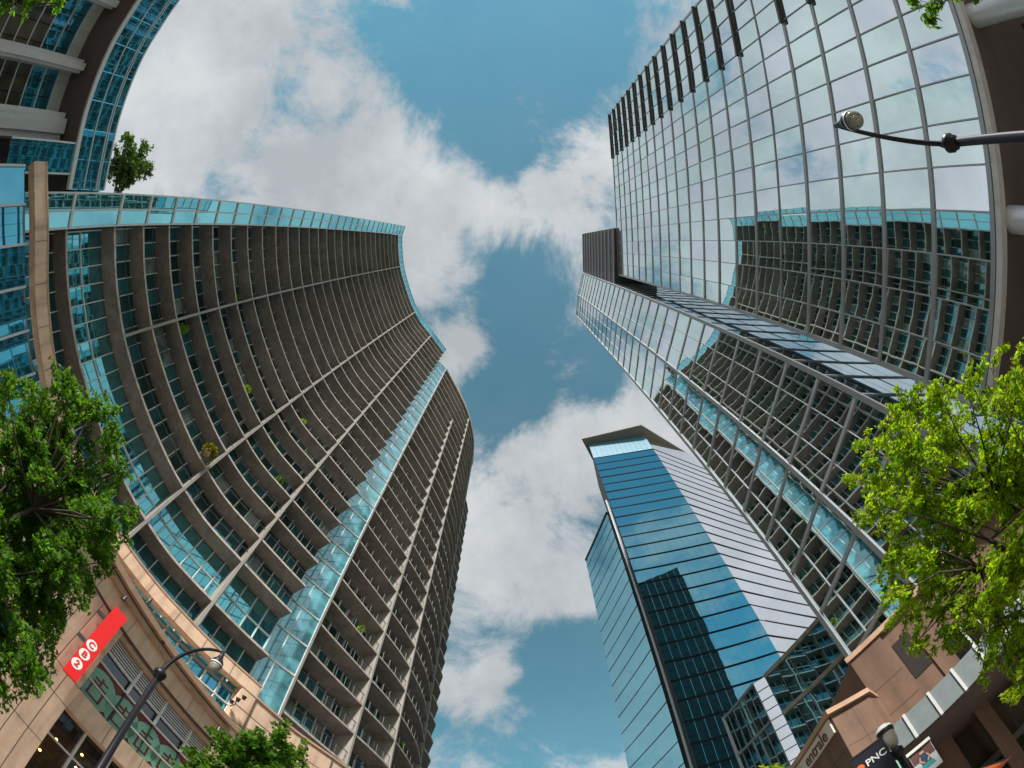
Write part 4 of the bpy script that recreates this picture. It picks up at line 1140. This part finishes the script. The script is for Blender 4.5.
# ================================================================ LIGHT
SUN_AZ, SUN_EL = 183.0, 41.0
sd = bpy.data.lights.new('sun', 'SUN'); sd.energy = 3.0; sd.angle = R(8); sd.color = (1.0, .95, .88)
so = bpy.data.objects.new('sun', sd); COL.objects.link(so)
sv = Vector((math.sin(R(SUN_AZ)) * math.cos(R(SUN_EL)), math.cos(R(SUN_AZ)) * math.cos(R(SUN_EL)), math.sin(R(SUN_EL))))
so.rotation_euler = sv.to_track_quat('Z', 'Y').to_euler()

w = bpy.data.worlds.new('World'); scene.world = w; w.use_nodes = True
nt = w.node_tree; N, L = nt.nodes, nt.links
bg = N['Background']; bg.inputs['Strength'].default_value = 0.085
sky = N.new('ShaderNodeTexSky'); sky.sky_type = 'NISHITA'; sky.sun_disc = False
sky.sun_elevation = R(SUN_EL); sky.sun_rotation = R(SUN_AZ); sky.air_density = 1.0; sky.dust_density = 0.0; sky.ozone_density = 1.5
tint = N.new('ShaderNodeMix'); tint.data_type = 'RGBA'; tint.blend_type = 'MULTIPLY'; tint.inputs['Factor'].default_value = 1
tint.inputs['B'].default_value = (0.47, 1.0, 0.78, 1)
L.new(sky.outputs['Color'], tint.inputs['A'])
geo = N.new('ShaderNodeTexCoord')
nrm = N.new('ShaderNodeVectorMath'); nrm.operation = 'NORMALIZE'; L.new(geo.outputs['Generated'], nrm.inputs[0])
def math_node(op, a, b=None, c=None, clamp=False):
    n = N.new('ShaderNodeMath'); n.operation = op; n.use_clamp = clamp
    for i, v in enumerate((a, b, c)):
        if v is None: continue
        if isinstance(v, (int, float)): n.inputs[i].default_value = v
        else: L.new(v, n.inputs[i])
    return n.outputs[0]
def fbm(scale, detail, rough, seed, dist=0.0):
    mp = N.new('ShaderNodeMapping'); mp.inputs['Location'].default_value = (seed, seed * .7, seed * .3); L.new(nrm.outputs['Vector'], mp.inputs['Vector'])
    n = N.new('ShaderNodeTexNoise'); n.inputs['Scale'].default_value = scale; n.inputs['Detail'].default_value = detail
    n.inputs['Roughness'].default_value = rough; n.inputs['Distortion'].default_value = dist
    L.new(mp.outputs['Vector'], n.inputs['Vector']); return n.outputs['Fac']
def dazel(az, el): return Vector((math.sin(R(az)) * math.cos(R(el)), math.cos(R(az)) * math.cos(R(el)), math.sin(R(el))))
blobs = [(ray(215, 90), 17), (ray(265, 190), 15), (ray(345, 170), 14), (ray(330, 90), 8), (ray(410, 250), 10), (ray(455, 195), 7), (ray(555, 205), 9), (ray(500, 215), 7), (ray(600, 180), 8),
         (ray(468, 348), 5.5), (ray(425, 285), 5), (ray(540, 470), 11), (ray(500, 540), 12), (ray(600, 450), 9), (ray(640, 400), 6), (ray(560, 580), 7), (ray(490, 682), 6.5), (ray(450, 690), 5), (ray(680, 470), 9),
         (dazel(-90, 35), 60), (dazel(-60, 30), 50), (dazel(-125, 30), 50), (dazel(92, 52), 50), (dazel(60, 35), 25), (dazel(-95, 62), 26), (dazel(20, 12), 20), (dazel(120, 20), 25), (dazel(170, 12), 30)]
acc = None
for dvec, rad in blobs:
    dt = N.new('ShaderNodeVectorMath'); dt.operation = 'DOT_PRODUCT'; L.new(nrm.outputs['Vector'], dt.inputs[0]); dt.inputs[1].default_value = dvec
    ang = math_node('ARCCOSINE', dt.outputs['Value'])
    v = math_node('SUBTRACT', 1.0, math_node('DIVIDE', ang, R(rad) * 1.5))
    acc = v if acc is None else math_node('SMOOTH_MAX', acc, v, .12)
for dvec, rad, wgt in ((ray(470, 25), 15, .75), (ray(590, 40), 8, .5), (ray(545, 325), 8, .75), (ray(625, 355), 6, .6), (ray(500, 400), 5, .4), (ray(580, 690), 7, .7), (ray(520, 120), 5, .25)):
    dt = N.new('ShaderNodeVectorMath'); dt.operation = 'DOT_PRODUCT'; L.new(nrm.outputs['Vector'], dt.inputs[0]); dt.inputs[1].default_value = dvec
    v = math_node('SUBTRACT', 1.0, math_node('DIVIDE', math_node('ARCCOSINE', dt.outputs['Value']), R(rad) * 1.4))
    acc = math_node('SUBTRACT', acc, math_node('MULTIPLY', math_node('MAXIMUM', v, 0.0), wgt))
n1 = fbm(3.8, 14, .68, 3.1, .35)
den = math_node('ADD', acc, math_node('MULTIPLY', math_node('SUBTRACT', n1, .5), 2.7))
mr = N.new('ShaderNodeMapRange'); mr.interpolation_type = 'SMOOTHSTEP'
mr.inputs['From Min'].default_value = 0.16; mr.inputs['From Max'].default_value = 0.70
L.new(den, mr.inputs['Value'])
n2 = fbm(3.4, 10, .62, 8.4)
cr = N.new('ShaderNodeValToRGB')
cr.color_ramp.elements[0].position = .36; cr.color_ramp.elements[0].color = (2.7, 2.86, 3.0, 1)
cr.color_ramp.elements[1].position = .64; cr.color_ramp.elements[1].color = (4.05, 4.15, 4.25, 1)
L.new(n2, cr.inputs['Fac'])
mix = N.new('ShaderNodeMix'); mix.data_type = 'RGBA'
L.new(math_node('MULTIPLY_ADD', mr.outputs['Result'], .86, .09), mix.inputs['Factor']); L.new(tint.outputs['Result'], mix.inputs['A']); L.new(cr.outputs['Color'], mix.inputs['B'])
L.new(mix.outputs['Result'], bg.inputs['Color'])

# ================================================================ render settings
scene.view_settings.view_transform = 'Standard'
scene.view_settings.look = 'None'
scene.view_settings.exposure = 1.05
scene.view_settings.gamma = 1.0
scene.render.engine = 'CYCLES'
scene.cycles.max_bounces = 8
scene.cycles.glossy_bounces = 5
scene.cycles.diffuse_bounces = 3
scene.cycles.use_denoising = True
scene.cycles.sample_clamp_indirect = 6
